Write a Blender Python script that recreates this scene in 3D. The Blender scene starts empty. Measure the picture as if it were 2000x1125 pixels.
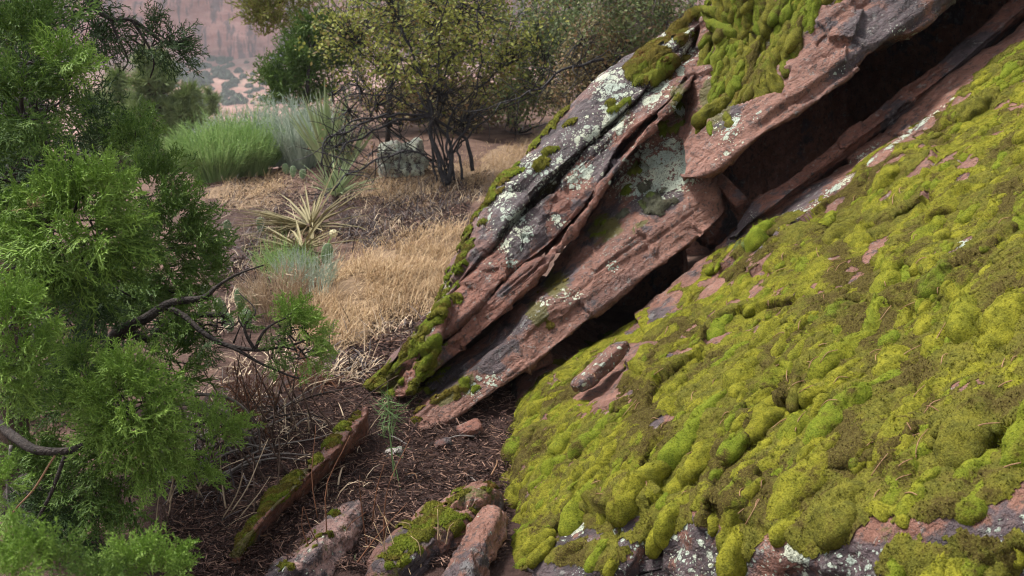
import bpy, math, random
import numpy as np
from mathutils import Vector

R = math.radians
rng = np.random.default_rng(11)
random.seed(5)
scn = bpy.context.scene
COL = scn.collection

# ------------------------------------------------------------------ camera
CAM = np.array([0.0, 0.0, 1.3]); PITCH = R(15); F = 1000 / math.tan(R(27.5))
cam_d = bpy.data.cameras.new('camera'); cam = bpy.data.objects.new('camera', cam_d); COL.objects.link(cam)
cam.location = CAM; cam.rotation_euler = (R(90) - PITCH, 0, 0)
cam_d.sensor_width = 36; cam_d.lens = 18 / math.tan(R(27.5)); cam_d.clip_end = 3000; cam_d.clip_start = 0.05
cam_d.dof.use_dof = True; cam_d.dof.focus_distance = 2.8; cam_d.dof.aperture_fstop = 6.5
scn.camera = cam

# ------------------------------------------------------------------ world, sun, exposure (overcast)
SUN_EL, SUN_AZ = R(57), R(-64)      # azimuth: from +Y towards +X; the light comes from the open canyon on the left
w = bpy.data.worlds.new('World'); scn.world = w; w.use_nodes = True
nt = w.node_tree; nt.nodes.clear()
sky = nt.nodes.new('ShaderNodeTexSky'); sky.sky_type = 'NISHITA'; sky.sun_disc = False
sky.sun_elevation = SUN_EL; sky.sun_rotation = SUN_AZ; sky.dust_density = 3.0; sky.air_density = 1.0
hs = nt.nodes.new('ShaderNodeHueSaturation'); hs.inputs['Saturation'].default_value = 0.22
bg = nt.nodes.new('ShaderNodeBackground'); bg.inputs['Strength'].default_value = 0.072
wo = nt.nodes.new('ShaderNodeOutputWorld')
nt.links.new(sky.outputs[0], hs.inputs['Color']); nt.links.new(hs.outputs[0], bg.inputs['Color']); nt.links.new(bg.outputs[0], wo.inputs[0])
sd = bpy.data.lights.new('sun', 'SUN'); sd.energy = 1.5; sd.angle = R(10); sd.color = (1, 0.96, 0.9)
so = bpy.data.objects.new('sun', sd); COL.objects.link(so)
sdir = Vector((math.sin(SUN_AZ) * math.cos(SUN_EL), math.cos(SUN_AZ) * math.cos(SUN_EL), math.sin(SUN_EL)))
so.rotation_euler = sdir.to_track_quat('Z', 'Y').to_euler()
scn.view_settings.view_transform = 'Standard'; scn.view_settings.look = 'None'
scn.view_settings.gamma = 1; scn.view_settings.use_curve_mapping = False
scn.view_settings.exposure = 2.1
scn.cycles.filter_width = 1.1; scn.cycles.max_bounces = 6; scn.cycles.diffuse_bounces = 2; scn.cycles.transparent_max_bounces = 8

# ------------------------------------------------------------------ maths helpers
RT = np.array([1.0, 0, 0]); UP = np.array([0, math.sin(PITCH), math.cos(PITCH)]); FW = np.array([0, math.cos(PITCH), -math.sin(PITCH)])
def ray(px, py): return FW + (px - 1000) / F * RT - (py - 562.5) / F * UP
def unp(px, py, d): return CAM + d * ray(px, py)
def proj(P):
    q = P - CAM; d = q @ FW
    d = np.where(np.abs(d) < 1e-4, 1e-4, d)
    return 1000 + F * (q @ RT) / d, 562.5 - F * (q @ UP) / d, d
def nrm(v): return v / np.maximum(np.linalg.norm(v, axis=-1, keepdims=True), 1e-9)
def sstep(a, b, x):
    t = np.clip((x - a) / (b - a), 0, 1); return t * t * (3 - 2 * t)

_perm = np.random.default_rng(3).permutation(512).astype(np.int64)
_perm = np.concatenate([_perm, _perm, _perm, _perm])
_gr = nrm(np.random.default_rng(4).normal(size=(512, 3)))
def perlin(P):
    P = np.asarray(P, float); I = np.floor(P).astype(np.int64); f = P - I; I &= 511
    u = f * f * f * (f * (f * 6 - 15) + 10); out = np.zeros(len(P))
    for dx in (0, 1):
        for dy in (0, 1):
            for dz in (0, 1):
                h = _perm[_perm[_perm[(I[:, 0] + dx) & 511] + ((I[:, 1] + dy) & 511)] + ((I[:, 2] + dz) & 511)]
                g = _gr[h & 511]
                wgt = (u[:, 0] if dx else 1 - u[:, 0]) * (u[:, 1] if dy else 1 - u[:, 1]) * (u[:, 2] if dz else 1 - u[:, 2])
                out += wgt * (g[:, 0] * (f[:, 0] - dx) + g[:, 1] * (f[:, 1] - dy) + g[:, 2] * (f[:, 2] - dz))
    return out * 1.5
def fbm(P, octs=4, lac=2.03, gain=0.5):
    P = np.asarray(P, float); a = 1; s = 0; t = np.zeros(len(P))
    for i in range(octs):
        t += a * perlin(P * lac ** i + 17.3 * i); s += a; a *= gain
    return t / s
def facets(P, n, seed, lo, hi):
    """chipped rock: piecewise planes round random seeds"""
    r = np.random.default_rng(seed); S = r.uniform(lo, hi, (n, 3)); G = r.normal(size=(n, 3)) * 0.5
    out = np.empty(len(P))
    for a in range(0, len(P), 20000):
        Q = P[a:a + 20000]; d = ((Q ** 2).sum(1)[:, None] - 2 * Q @ S.T + (S ** 2).sum(1)[None])
        k = d.argmin(1); out[a:a + 20000] = ((Q - S[k]) * G[k]).sum(1)
    return out

# the ground as a height field
def G(x, y):
    x = np.asarray(x, float); y = np.asarray(y, float)
    z = 0.09 * np.clip(x - 0.2, 0, 8) * sstep(3.5, 7, y) + 0.06 * np.clip(x + 0.6, -4, 0)
    k = sstep(-0.27, -0.16, x / np.maximum(np.abs(y), 0.1)) * (y > 0)
    dl = 0.25 * (np.clip(y, 10.0, 105) - 10.0); dr = -0.045 * (np.clip(y, 8.0, 16.0) - 8.0) + 0.27 * (np.clip(y, 16.0, 105) - 16.0)
    z = z - dl * (1 - k) - dr * k
    z = z + 0.36 * np.clip(y - 290, 0, 70) * 0.68
    z = z + sstep(420, 520, y) * 40
    return z
def Gn(x, y):
    x = np.asarray(x, float); y = np.asarray(y, float)
    P = np.stack([x, y, 0 * x], -1).reshape(-1, 3)
    near = 1 / (1 + (np.abs(P[:, 1]) / 25) ** 2)
    h = fbm(P * 1.1, 4) * 0.10 * near + fbm(P * 9, 3) * 0.022 * near + fbm(P * 0.03, 4) * 3.5 * sstep(30, 120, P[:, 1])
    return G(x, y) + h.reshape(x.shape)
def gnd(px, py, h=0.0):
    r = ray(px, py); D = np.geomspace(0.3, 60, 300); W_ = CAM + D[:, None] * r; b = np.where(W_[:, 2] - G(W_[:, 0], W_[:, 1]) - h < 0)[0]
    i = b[0] if len(b) else 299; lo, hi = D[max(i - 1, 0)], D[i]
    for _ in range(30):
        m = (lo + hi) / 2; p = CAM + m * r
        if p[2] - float(G(p[0], p[1])) - h > 0: lo = m
        else: hi = m
    return CAM + lo * r
def gnds(px, py):
    """many pixels to the ground, with its small relief"""
    r = FW + np.outer((px - 1000) / F, RT) - np.outer((py - 562.5) / F, UP)
    lo = np.full(len(px), 0.3); hi = np.full(len(px), 60.0); fnd = np.zeros(len(px), bool); prev = lo.copy()
    for dd in np.geomspace(0.3, 60, 160):
        p = CAM + dd * r; hit = (p[:, 2] < G(p[:, 0], p[:, 1])) & ~fnd; lo = np.where(hit, prev, lo); hi = np.where(hit, dd, hi); fnd |= hit; prev[:] = dd
    for _ in range(16):
        m = (lo + hi) / 2; p = CAM + m[:, None] * r; up = p[:, 2] > G(p[:, 0], p[:, 1])
        lo = np.where(up, m, lo); hi = np.where(up, hi, m)
    p = CAM + lo[:, None] * r; p[:, 2] = Gn(p[:, 0], p[:, 1]); return p
def in_poly(x, y, poly):
    c = np.zeros(len(x), bool); n = len(poly)
    for i in range(n):
        x0, y0 = poly[i]; x1, y1 = poly[(i + 1) % n]
        if y0 == y1: continue
        k = ((y0 > y) != (y1 > y)) & (x < (x1 - x0) * (y - y0) / (y1 - y0) + x0); c ^= k
    return c
def sample_poly(poly, n, r):
    a = np.array(poly, float); lo, hi = a.min(0), a.max(0); out = np.zeros((0, 2))
    while len(out) < n:
        q = r.uniform(lo, hi, (n * 3, 2)); out = np.concatenate([out, q[in_poly(q[:, 0], q[:, 1], poly)]])
    return out[:n]

# ------------------------------------------------------------------ mesh helpers
class MB:
    def __init__(s): s.v = []; s.t = []; s.q = []; s.n = 0
    def add(s, v, t=None, q=None):
        v = np.asarray(v, float).reshape(-1, 3)
        if t is not None and len(t): s.t.append(np.asarray(t, np.int64) + s.n)
        if q is not None and len(q): s.q.append(np.asarray(q, np.int64) + s.n)
        s.v.append(v); s.n += len(v)
    def arrays(s):
        V = np.concatenate(s.v) if s.v else np.zeros((0, 3))
        T = np.concatenate(s.t) if s.t else np.zeros((0, 3), np.int64)
        Q = np.concatenate(s.q) if s.q else np.zeros((0, 4), np.int64)
        return V, T, Q
def mesh(name, V, T, Q, smooth=True, attrs=None):
    me = bpy.data.meshes.new(name); V = np.asarray(V, np.float32)
    nt_, nq = len(T), len(Q)
    me.vertices.add(len(V)); me.vertices.foreach_set('co', V.ravel())
    loops = np.concatenate([np.asarray(T).ravel(), np.asarray(Q).ravel()]).astype(np.int32)
    me.loops.add(len(loops)); me.loops.foreach_set('vertex_index', loops)
    st = np.concatenate([np.arange(nt_) * 3, nt_ * 3 + np.arange(nq) * 4]).astype(np.int32)
    me.polygons.add(nt_ + nq); me.polygons.foreach_set('loop_start', st)
    me.polygons.foreach_set('use_smooth', np.full(nt_ + nq, smooth))
    for k, a in (attrs or {}).items():
        at = me.attributes.new(k, 'FLOAT', 'POINT'); at.data.foreach_set('value', np.asarray(a, np.float32))
    me.update(calc_edges=True)
    return me
def link(name, me, mat, parent=None, kind=None):
    o = bpy.data.objects.new(name, me); COL.objects.link(o)
    if mat is not None and not me.materials: me.materials.append(mat)
    if parent is not None: o.parent = parent
    if kind: o['kind'] = kind
    return o
def obj(name, mb, mat, parent=None, smooth=True, attrs=None, kind=None):
    """one mesh object; vertices are given in world space, stored relative to the parent's or its own base"""
    V, T, Q = mb.arrays() if isinstance(mb, MB) else mb
    if parent is not None: off = np.array(BASE[parent.name])
    else: off = np.array([(V[:, 0].min() + V[:, 0].max()) / 2, (V[:, 1].min() + V[:, 1].max()) / 2, V[:, 2].min()])
    o = link(name, mesh(name, V - off, T, Q, smooth, attrs), mat, parent, kind)
    if parent is None: o.location = off; BASE[o.name] = off
    else: BASE[o.name] = off
    return o
BASE = {}
def empty(name, loc):
    o = bpy.data.objects.new(name, None); COL.objects.link(o); o.location = loc; o.empty_display_size = 0.1
    BASE[o.name] = np.array(loc, float); return o
def tag(o, label, cat, group=None, kind=None):
    o['label'] = label; o['category'] = cat
    if group: o['group'] = group
    if kind: o['kind'] = kind
    return o
def gridq(nv, nu):
    i = np.arange(nv - 1)[:, None] * nu + np.arange(nu - 1)[None]; i = i.ravel()
    return np.stack([i, i + 1, i + nu + 1, i + nu], -1)
def catmull(P, n):
    P = np.asarray(P, float); m = len(P)
    t = np.linspace(0, m - 1, n); i = np.clip(t.astype(int), 0, m - 2); f = (t - i)[:, None]
    p1, p2 = P[i], P[i + 1]; p0 = P[np.maximum(i - 1, 0)]; p3 = P[np.minimum(i + 2, m - 1)]
    p0 = np.where((i == 0)[:, None], 2 * p1 - p2, p0); p3 = np.where((i == m - 2)[:, None], 2 * p2 - p1, p3)
    return 0.5 * (2 * p1 + (p2 - p0) * f + (2 * p0 - 5 * p1 + 4 * p2 - p3) * f ** 2 + (3 * p1 - p0 - 3 * p2 + p3) * f ** 3)
def tube(mb, pts, r0, r1, sides=5, n=None, wob=0.0):
    P = catmull(pts, n or max(3, len(pts) * 3))
    if wob: P = P + np.stack([perlin(P * 7 + k * 31) for k in range(3)], -1) * wob
    m = len(P); T = nrm(np.gradient(P, axis=0)); ref = np.array([0.31, 0.2, 0.93])
    A = nrm(np.cross(T, ref)); B = np.cross(T, A)
    rr = np.linspace(r0, r1, m) * (1 + 0.18 * perlin(P * 11 + 5))
    a = np.linspace(0, 2 * np.pi, sides, endpoint=False)
    V = P[:, None] + rr[:, None, None] * (np.cos(a)[None, :, None] * A[:, None] + np.sin(a)[None, :, None] * B[:, None])
    i = np.arange(m - 1)[:, None] * sides; j = np.arange(sides)[None]; k = (j + 1) % sides
    Q = np.stack([i + j, i + k, i + sides + k, i + sides + j], -1).reshape(-1, 4)
    caps = [[0, j2 + 1, j2] for j2 in range(1, sides - 1)] + [[(m - 1) * sides, (m - 1) * sides + j2, (m - 1) * sides + j2 + 1] for j2 in range(1, sides - 1)]
    mb.add(V, caps, Q)
    return P
def needles(A, B, w):
    """many tapered three-sided spikes from A to B, base width w"""
    n = len(A); D = nrm(B - A); ref = nrm(np.array([[0.37, -0.62, 0.69]])); X = nrm(np.cross(D, ref)); Y = np.cross(D, X)
    w = np.broadcast_to(np.asarray(w, float), (n,))[:, None]
    V = np.empty((n, 4, 3))
    for k in range(3):
        c, s = math.cos(k * 2.0944), math.sin(k * 2.0944); V[:, k] = A + w * 0.5 * (c * X + s * Y)
    V[:, 3] = B
    i = np.arange(n)[:, None, None] * 4; T = (i + np.array([[0, 1, 3], [1, 2, 3], [2, 0, 3]])[None]).reshape(-1, 3)
    return V.reshape(-1, 3), T
def prisms(A, B, w):
    """three-sided little sticks"""
    n = len(A); D = nrm(B - A); ref = nrm(np.array([[0.37, -0.62, 0.69]])); X = nrm(np.cross(D, ref)); Y = np.cross(D, X)
    w = np.broadcast_to(np.asarray(w, float), (n,))[:, None]; V = np.empty((n, 6, 3))
    for k in range(3):
        o = w * 0.5 * (math.cos(k * 2.0944) * X + math.sin(k * 2.0944) * Y); V[:, k] = A + o; V[:, 3 + k] = B + o * 0.7
    i = np.arange(n)[:, None, None] * 6
    Q = (i + np.array([[0, 1, 4, 3], [1, 2, 5, 4], [2, 0, 3, 5]])[None]).reshape(-1, 4)
    T = (i + np.array([[0, 2, 1], [3, 4, 5]])[None]).reshape(-1, 3)
    return V.reshape(-1, 3), T, Q
def blades(root, dirv, length, width, bend, seg=3):
    """curved tapering leaf strips"""
    n = len(root); D = nrm(dirv); down = np.array([0, 0, -1.0])
    side = nrm(np.cross(D, np.array([[0.05, 0.1, 1.0]]) + 0.02)); V = np.empty((n, seg * 2 + 1, 3))
    L = np.asarray(length)[:, None]; W = np.asarray(width)[:, None]; Bd = np.asarray(bend)[:, None]
    for k in range(seg + 1):
        t = k / seg; c = root + D * L * t + down * Bd * L * t * t
        if k == seg: V[:, -1] = c
        else:
            ww = W * (1 - 0.75 * t) * (0.6 + 0.4 * min(1, t * 3 + .3)); V[:, 2 * k] = c - side * ww / 2; V[:, 2 * k + 1] = c + side * ww / 2
    i = np.arange(n)[:, None, None] * (seg * 2 + 1)
    qs = np.array([[2 * k, 2 * k + 1, 2 * k + 3, 2 * k + 2] for k in range(seg - 1)])
    Q = (i + qs[None]).reshape(-1, 4); T = (i + np.array([[2 * seg - 2, 2 * seg - 1, 2 * seg]])[None]).reshape(-1, 3)
    return V.reshape(-1, 3), T, Q
def leaves(C, N, size, r, asp=0.6):
    """small diamond leaves"""
    n = len(C); N = nrm(N); a = nrm(np.cross(N, nrm(r.normal(size=(n, 3))))); b = np.cross(N, a); s = np.asarray(size)[:, None]
    V = np.stack([C - a * s, C + b * s * asp + N * s * .15, C + a * s, C - b * s * asp + N * s * .15], 1).reshape(-1, 3)
    return V, None, (np.arange(n)[:, None] * 4 + np.arange(4)[None])

def paint(P, blobs):
    x, y, _ = proj(P); m = np.zeros(len(P))
    for b in blobs:
        px, py, rx = b[:3]; ry = b[3] if len(b) > 3 else rx; a = R(b[4]) if len(b) > 4 else 0; s = b[5] if len(b) > 5 else 1
        dx, dy = x - px, y - py; u = dx * math.cos(a) - dy * math.sin(a); v = dx * math.sin(a) + dy * math.cos(a)
        m = np.maximum(m, s * np.exp(-((u / rx) ** 2 + (v / ry) ** 2)))
    return m

# ------------------------------------------------------------------ materials
class NT:
    def __init__(s, name):
        s.m = bpy.data.materials.new(name); s.m.use_nodes = True; s.t = s.m.node_tree; s.t.nodes.clear()
        s.out = s.t.nodes.new('ShaderNodeOutputMaterial'); s.bsdf = s.t.nodes.new('ShaderNodeBsdfPrincipled')
        s.t.links.new(s.bsdf.outputs[0], s.out.inputs[0])
        s.obj = s.t.nodes.new('ShaderNodeNewGeometry').outputs['Position']
    def n(s, typ, **kw):
        nd = s.t.nodes.new(typ)
        for k, v in kw.items(): setattr(nd, k, v)
        return nd
    def set(s, sock, v):
        if hasattr(v, 'is_output') or isinstance(v, bpy.types.NodeSocket): s.t.links.new(v, sock)
        else:
            if isinstance(v, tuple) and len(v) == 3 and sock.type == 'RGBA': v = v + (1,)
            sock.default_value = v
    def noise(s, scale, detail=4, rough=0.55, vec=None, dist=0.0):
        nd = s.n('ShaderNodeTexNoise'); s.set(nd.inputs['Vector'], vec or s.obj)
        nd.inputs['Scale'].default_value = scale; nd.inputs['Detail'].default_value = detail
        nd.inputs['Roughness'].default_value = rough; nd.inputs['Distortion'].default_value = dist
        return nd.outputs['Fac']
    def noisec(s, scale, detail=2):
        nd = s.n('ShaderNodeTexNoise'); s.set(nd.inputs['Vector'], s.obj); nd.inputs['Scale'].default_value = scale; nd.inputs['Detail'].default_value = detail
        return nd.outputs['Color']
    def vor(s, scale, vec=None, feat='F1', rnd=1.0):
        nd = s.n('ShaderNodeTexVoronoi', feature=feat); s.set(nd.inputs['Vector'], vec or s.obj); nd.inputs['Scale'].default_value = scale
        nd.inputs['Randomness'].default_value = rnd
        return nd
    def math(s, op, a, b=0.0, c=0.0, clamp=False):
        nd = s.n('ShaderNodeMath', operation=op, use_clamp=clamp)
        for i, v in enumerate((a, b, c)): s.set(nd.inputs[i], v)
        return nd.outputs[0]
    def vmath(s, op, a, b):
        nd = s.n('ShaderNodeVectorMath', operation=op); s.set(nd.inputs[0], a); s.set(nd.inputs[1], b)
        return nd.outputs['Value'] if op == 'DOT_PRODUCT' else nd.outputs['Vector']
    def comb(s, x, y, z):
        nd = s.n('ShaderNodeCombineXYZ'); [s.set(nd.inputs[i], v) for i, v in enumerate((x, y, z))]; return nd.outputs[0]
    def ss(s, a, b, x):
        nd = s.n('ShaderNodeMapRange', interpolation_type='SMOOTHSTEP'); s.set(nd.inputs['Value'], x)
        s.set(nd.inputs['From Min'], a); s.set(nd.inputs['From Max'], b); return nd.outputs['Result']
    def mix(s, f, a, b, mode='MIX'):
        nd = s.n('ShaderNodeMix', data_type='RGBA', blend_type=mode); s.set(nd.inputs['Factor'], f); s.set(nd.inputs['A'], a) if False else None
        s.set(nd.inputs[6], a); s.set(nd.inputs[7], b); return nd.outputs[2]
    def attr(s, k): return s.n('ShaderNodeAttribute', attribute_name=k).outputs['Fac']
    def rand(s): return s.n('ShaderNodeObjectInfo').outputs['Random']
    def island(s): return s.n('ShaderNodeNewGeometry').outputs['Random Per Island']
    def bump(s, h, dist, strength=1.0, prev=None):
        nd = s.n('ShaderNodeBump'); s.set(nd.inputs['Height'], h); nd.inputs['Distance'].default_value = dist; nd.inputs['Strength'].default_value = strength
        if prev is not None: s.t.links.new(prev, nd.inputs['Normal'])
        return nd.outputs[0]
    def done(s, col, rough=0.8, normal=None, spec=0.3):
        s.set(s.bsdf.inputs['Base Color'], col); s.set(s.bsdf.inputs['Roughness'], rough); s.bsdf.inputs['Specular IOR Level'].default_value = spec
        if normal is not None: s.t.links.new(normal, s.bsdf.inputs['Normal'])
        return s.m

N0 = nrm(np.array([-0.546, -0.008, 0.837])); U0 = nrm(np.array([0.837, 0, 0.546])); V0 = np.cross(N0, U0)
def rock_mat(name, ca, cb, cc, var=0.35, base_l=0.0, film=0.0):
    s = NT(name)
    sn = s.vmath('DOT_PRODUCT', s.obj, tuple(N0)); su = s.vmath('DOT_PRODUCT', s.obj, tuple(U0)); sv = s.vmath('DOT_PRODUCT', s.obj, tuple(V0))
    strat = s.comb(s.math('MULTIPLY', su, 2.5), s.math('MULTIPLY', sv, 2.5), s.math('MULTIPLY', sn, 14.0))
    st = s.noise(1.0, 5, 0.6, strat, 0.3)
    big = s.noise(3.2, 5, 0.6); mid = s.noise(16, 6, 0.65); fine = s.noise(90, 4, 0.7)
    col = s.mix(s.ss(0.35, 0.65, mid), ca, cb)
    col = s.mix(s.math('MULTIPLY', s.ss(0.48, 0.68, st), 0.55), col, cc)
    col = s.mix(s.math('MULTIPLY', s.ss(0.55, 0.75, s.noise(38, 4, 0.6)), 0.4), col, (0.34, 0.175, 0.125))
    # desert varnish and black crust
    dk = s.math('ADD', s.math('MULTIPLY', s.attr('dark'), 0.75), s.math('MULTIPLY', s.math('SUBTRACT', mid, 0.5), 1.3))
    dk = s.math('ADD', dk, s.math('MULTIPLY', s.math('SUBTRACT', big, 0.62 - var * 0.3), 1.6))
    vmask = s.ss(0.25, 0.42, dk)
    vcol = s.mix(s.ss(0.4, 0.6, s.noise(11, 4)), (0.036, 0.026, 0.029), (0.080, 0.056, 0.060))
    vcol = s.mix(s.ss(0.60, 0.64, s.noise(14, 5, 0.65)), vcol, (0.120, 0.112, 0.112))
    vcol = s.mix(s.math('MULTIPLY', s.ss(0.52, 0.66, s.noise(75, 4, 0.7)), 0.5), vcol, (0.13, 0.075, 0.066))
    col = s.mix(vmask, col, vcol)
    speck = s.math('MAXIMUM', s.ss(0.58, 0.66, s.noise(140, 3, 0.6)), s.ss(0.55, 0.61, s.noise(44, 5, 0.7))); col = s.mix(s.math('MULTIPLY', speck, 0.72), col, (0.035, 0.028, 0.027))
    # moss film
    mf = s.math('ADD', s.math('MULTIPLY', s.attr('moss'), 1.0), s.math('MULTIPLY', s.math('SUBTRACT', s.noise(24, 5, 0.65), 0.5), 1.5))
    mf = s.ss(0.40, 0.55, s.math('ADD', mf, film))
    mcol = s.mix(s.noise(60, 3), (0.060, 0.058, 0.010), (0.11, 0.085, 0.022))
    col = s.mix(mf, col, mcol)
    # crustose lichen: two sizes of rosettes with ragged rims
    wob = s.vmath('ADD', s.obj, s.vmath('MULTIPLY', s.vmath('SUBTRACT', s.noisec(30, 3), (0.5, 0.5, 0.5)), (0.03, 0.03, 0.03)))
    la = s.math('MULTIPLY', s.math('ADD', s.attr('lich'), base_l), 1.7)
    lm = None
    for sc, g in ((26, 0.56), (62, 0.55), (13, 0.42), (120, 0.5)):
        v = s.vor(sc, wob); rd = s.n('ShaderNodeSeparateColor'); s.t.links.new(v.outputs['Color'], rd.inputs[0])
        thr = s.math('MULTIPLY', la, s.math('MULTIPLY_ADD', rd.outputs[0], 0.75, 0.15))
        thr = s.math('MULTIPLY', thr, g)
        dd = s.math('ADD', v.outputs['Distance'], s.math('MULTIPLY', s.math('SUBTRACT', s.noise(170, 3, 0.7), 0.5), 0.22))
        m = s.ss(0.02, 0.07, s.math('SUBTRACT', thr, dd))
        lm = m if lm is None else s.math('MAXIMUM', lm, m)
    lcol = s.mix(s.ss(0.35, 0.65, s.noise(9, 2)), (0.64, 0.66, 0.50), (0.46, 0.53, 0.45))
    lcol = s.mix(s.math('MULTIPLY', s.ss(0.45, 0.62, s.noise(70, 4, 0.7)), 0.35), lcol, (0.30, 0.34, 0.27))
    lcol = s.mix(s.ss(0.5, 0.66, s.noise(210, 3)), lcol, (0.14, 0.15, 0.11))
    gsp = s.math('MULTIPLY', s.ss(0.585, 0.63, s.noise(33, 6, 0.75)), 0.6); col = s.mix(gsp, col, (0.23, 0.22, 0.20))
    col = s.mix(lm, col, lcol)
    st2 = s.noise(1.0, 4, 0.6, s.comb(s.math('MULTIPLY', su, 12.0), s.math('MULTIPLY', sv, 12.0), s.math('MULTIPLY', sn, 48.0)), 0.6)
    h1 = s.bump(s.math('ADD', s.math('ADD', st, s.math('MULTIPLY', st2, 0.7)), s.math('MULTIPLY', mid, 1.1)), 0.022, 1.0)
    h2 = s.bump(s.math('ADD', fine, s.math('MULTIPLY', s.noise(42, 4, 0.65), 1.2)), 0.010, 0.9, h1)
    h3 = s.bump(s.math('MULTIPLY', lm, s.noise(230, 3)), 0.010, 0.9, h2)
    rough = s.math('MULTIPLY_ADD', s.noise(30, 3), 0.35, 0.45)
    return s.done(col, rough, h3, 0.35)
M_rock = rock_mat('red_sandstone', (0.130, 0.050, 0.033), (0.220, 0.090, 0.060), (0.058, 0.026, 0.024), var=.5)
M_rockp = rock_mat('pink_sandstone', (0.150, 0.064, 0.043), (0.245, 0.118, 0.084), (0.078, 0.037, 0.032), var=0.55)
M_rockd = rock_mat('dark_crusted_sandstone', (0.105, 0.050, 0.043), (0.185, 0.092, 0.076), (0.06, 0.031, 0.030), var=0.75)
M_rockg = rock_mat('grey_pink_stone', (0.24, 0.135, 0.115), (0.34, 0.22, 0.19), (0.16, 0.095, 0.085), var=0.5, base_l=0.06)
M_rockw = rock_mat('pale_lichen_stone', (0.30, 0.27, 0.24), (0.42, 0.38, 0.34), (0.2, 0.17, 0.15), var=0.3, base_l=0.45)

def moss_mat(name, hi, lo, br, brown=0.0):
    s = NT(name); f = s.noise(34, 4, 0.6); g = s.noise(260, 3, 0.7); big = s.noise(7.5, 5, 0.65)
    col = s.mix(s.ss(0.30, 0.72, f), lo, hi)
    col = s.mix(s.math('MULTIPLY', s.ss(0.5, 0.95, s.rand()), 0.6), col, (0.098, 0.155, 0.010))
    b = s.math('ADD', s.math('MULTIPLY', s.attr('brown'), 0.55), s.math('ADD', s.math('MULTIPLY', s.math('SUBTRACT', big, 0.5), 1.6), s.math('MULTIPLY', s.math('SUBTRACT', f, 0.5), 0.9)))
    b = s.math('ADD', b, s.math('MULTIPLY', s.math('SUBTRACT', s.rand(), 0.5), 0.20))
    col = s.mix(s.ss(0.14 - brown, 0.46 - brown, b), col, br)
    col = s.mix(s.math('MULTIPLY', s.ss(0.45, 0.75, g), 0.45), col, s.mix(0.5, hi, (0.25, 0.25, 0.06)))
    col = s.mix(s.math('MULTIPLY', s.ss(0.55, 0.30, g), 0.6), col, s.mix(0.6, br, (0.02, 0.02, 0.004)))
    nb = s.bump(g, 0.005, 0.8, s.bump(s.noise(90, 3, 0.6), 0.006, 0.6))
    return s.done(col, 0.95, nb, 0.08)
M_moss = moss_mat('green_moss', (0.215, 0.203, 0.018), (0.088, 0.090, 0.009), (0.050, 0.035, 0.010))
M_mossb = moss_mat('brown_moss', (0.11, 0.082, 0.014), (0.07, 0.058, 0.012), (0.085, 0.040, 0.012), 0.12)
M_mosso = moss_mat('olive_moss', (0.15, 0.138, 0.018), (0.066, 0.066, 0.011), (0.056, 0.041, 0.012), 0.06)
M_mossk = moss_mat('grey_black_lichen_tufts', (0.10, 0.10, 0.075), (0.04, 0.04, 0.03), (0.05, 0.035, 0.025), 0.1)

def plain(name, a, b, scale=20, rough=0.85, isl=0.0, bumpd=0.0, c=None, spec=0.2, trans=0.0):
    s = NT(name); f = s.noise(scale, 4, 0.6)
    if isl: f = s.math('ADD', s.math('MULTIPLY', f, 1 - isl), s.math('MULTIPLY', s.island(), isl))
    col = s.mix(s.ss(0.25, 0.75, f), a, b)
    if c is not None: col = s.mix(s.ss(0.72, 0.9, s.island()), col, c)
    nb = s.bump(s.noise(scale * 3, 4), bumpd) if bumpd else None
    m = s.done(col, rough, nb, spec)
    if trans:
        tr = s.n('ShaderNodeBsdfTranslucent'); s.set(tr.inputs[0], col); mx = s.n('ShaderNodeMixShader'); mx.inputs[0].default_value = trans
        s.t.links.new(s.bsdf.outputs[0], mx.inputs[1]); s.t.links.new(tr.outputs[0], mx.inputs[2]); s.t.links.new(mx.outputs[0], s.out.inputs[0])
    return m
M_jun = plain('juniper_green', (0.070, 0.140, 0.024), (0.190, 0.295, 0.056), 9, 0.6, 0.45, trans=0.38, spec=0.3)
M_junl = plain('juniper_fresh_lit_green', (0.135, 0.240, 0.032), (0.310, 0.455, 0.085), 9, 0.6, 0.45, trans=0.38, spec=0.3)  # fresh growth, with light on the boughs put into the colour
M_jund = plain('juniper_old_shaded_green', (0.022, 0.048, 0.014), (0.055, 0.098, 0.026), 9, 0.65, 0.45, trans=0.2)  # old growth, with shade inside the crown painted in
M_junr = plain('juniper_dead_rust', (0.10, 0.045, 0.028), (0.19, 0.085, 0.045), 12, 0.8, 0.5)
M_bark = plain('wet_dark_bark', (0.018, 0.014, 0.013), (0.055, 0.042, 0.036), 45, 0.75, bumpd=0.01)
M_barkb = plain('brown_bark', (0.05, 0.032, 0.024), (0.13, 0.085, 0.065), 40, 0.85, bumpd=0.01)
M_barkg = plain('grey_dead_wood', (0.11, 0.095, 0.085), (0.24, 0.21, 0.19), 45, 0.85, bumpd=0.006)
M_burnt = plain('charred_bark', (0.012, 0.011, 0.013), (0.040, 0.036, 0.038), 40, 0.7, bumpd=0.006)
M_gold = plain('dry_golden_grass', (0.31, 0.205, 0.115), (0.54, 0.395, 0.235), 2.2, 0.8, 0.55, trans=0.2)
M_straw = plain('pale_straw', (0.28, 0.20, 0.13), (0.50, 0.39, 0.27), 6, 0.8, 0.6)
M_deadg = plain('weathered_dead_leaves', (0.05, 0.042, 0.042), (0.15, 0.125, 0.12), 5, 0.85, 0.6)
M_litter = plain('needle_litter', (0.024, 0.014, 0.012), (0.088, 0.046, 0.037), 12, 0.85, 0.7, c=(0.21, 0.125, 0.09))
M_needle = plain('dry_pine_needle', (0.17, 0.085, 0.045), (0.30, 0.175, 0.10), 30, 0.6)
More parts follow.
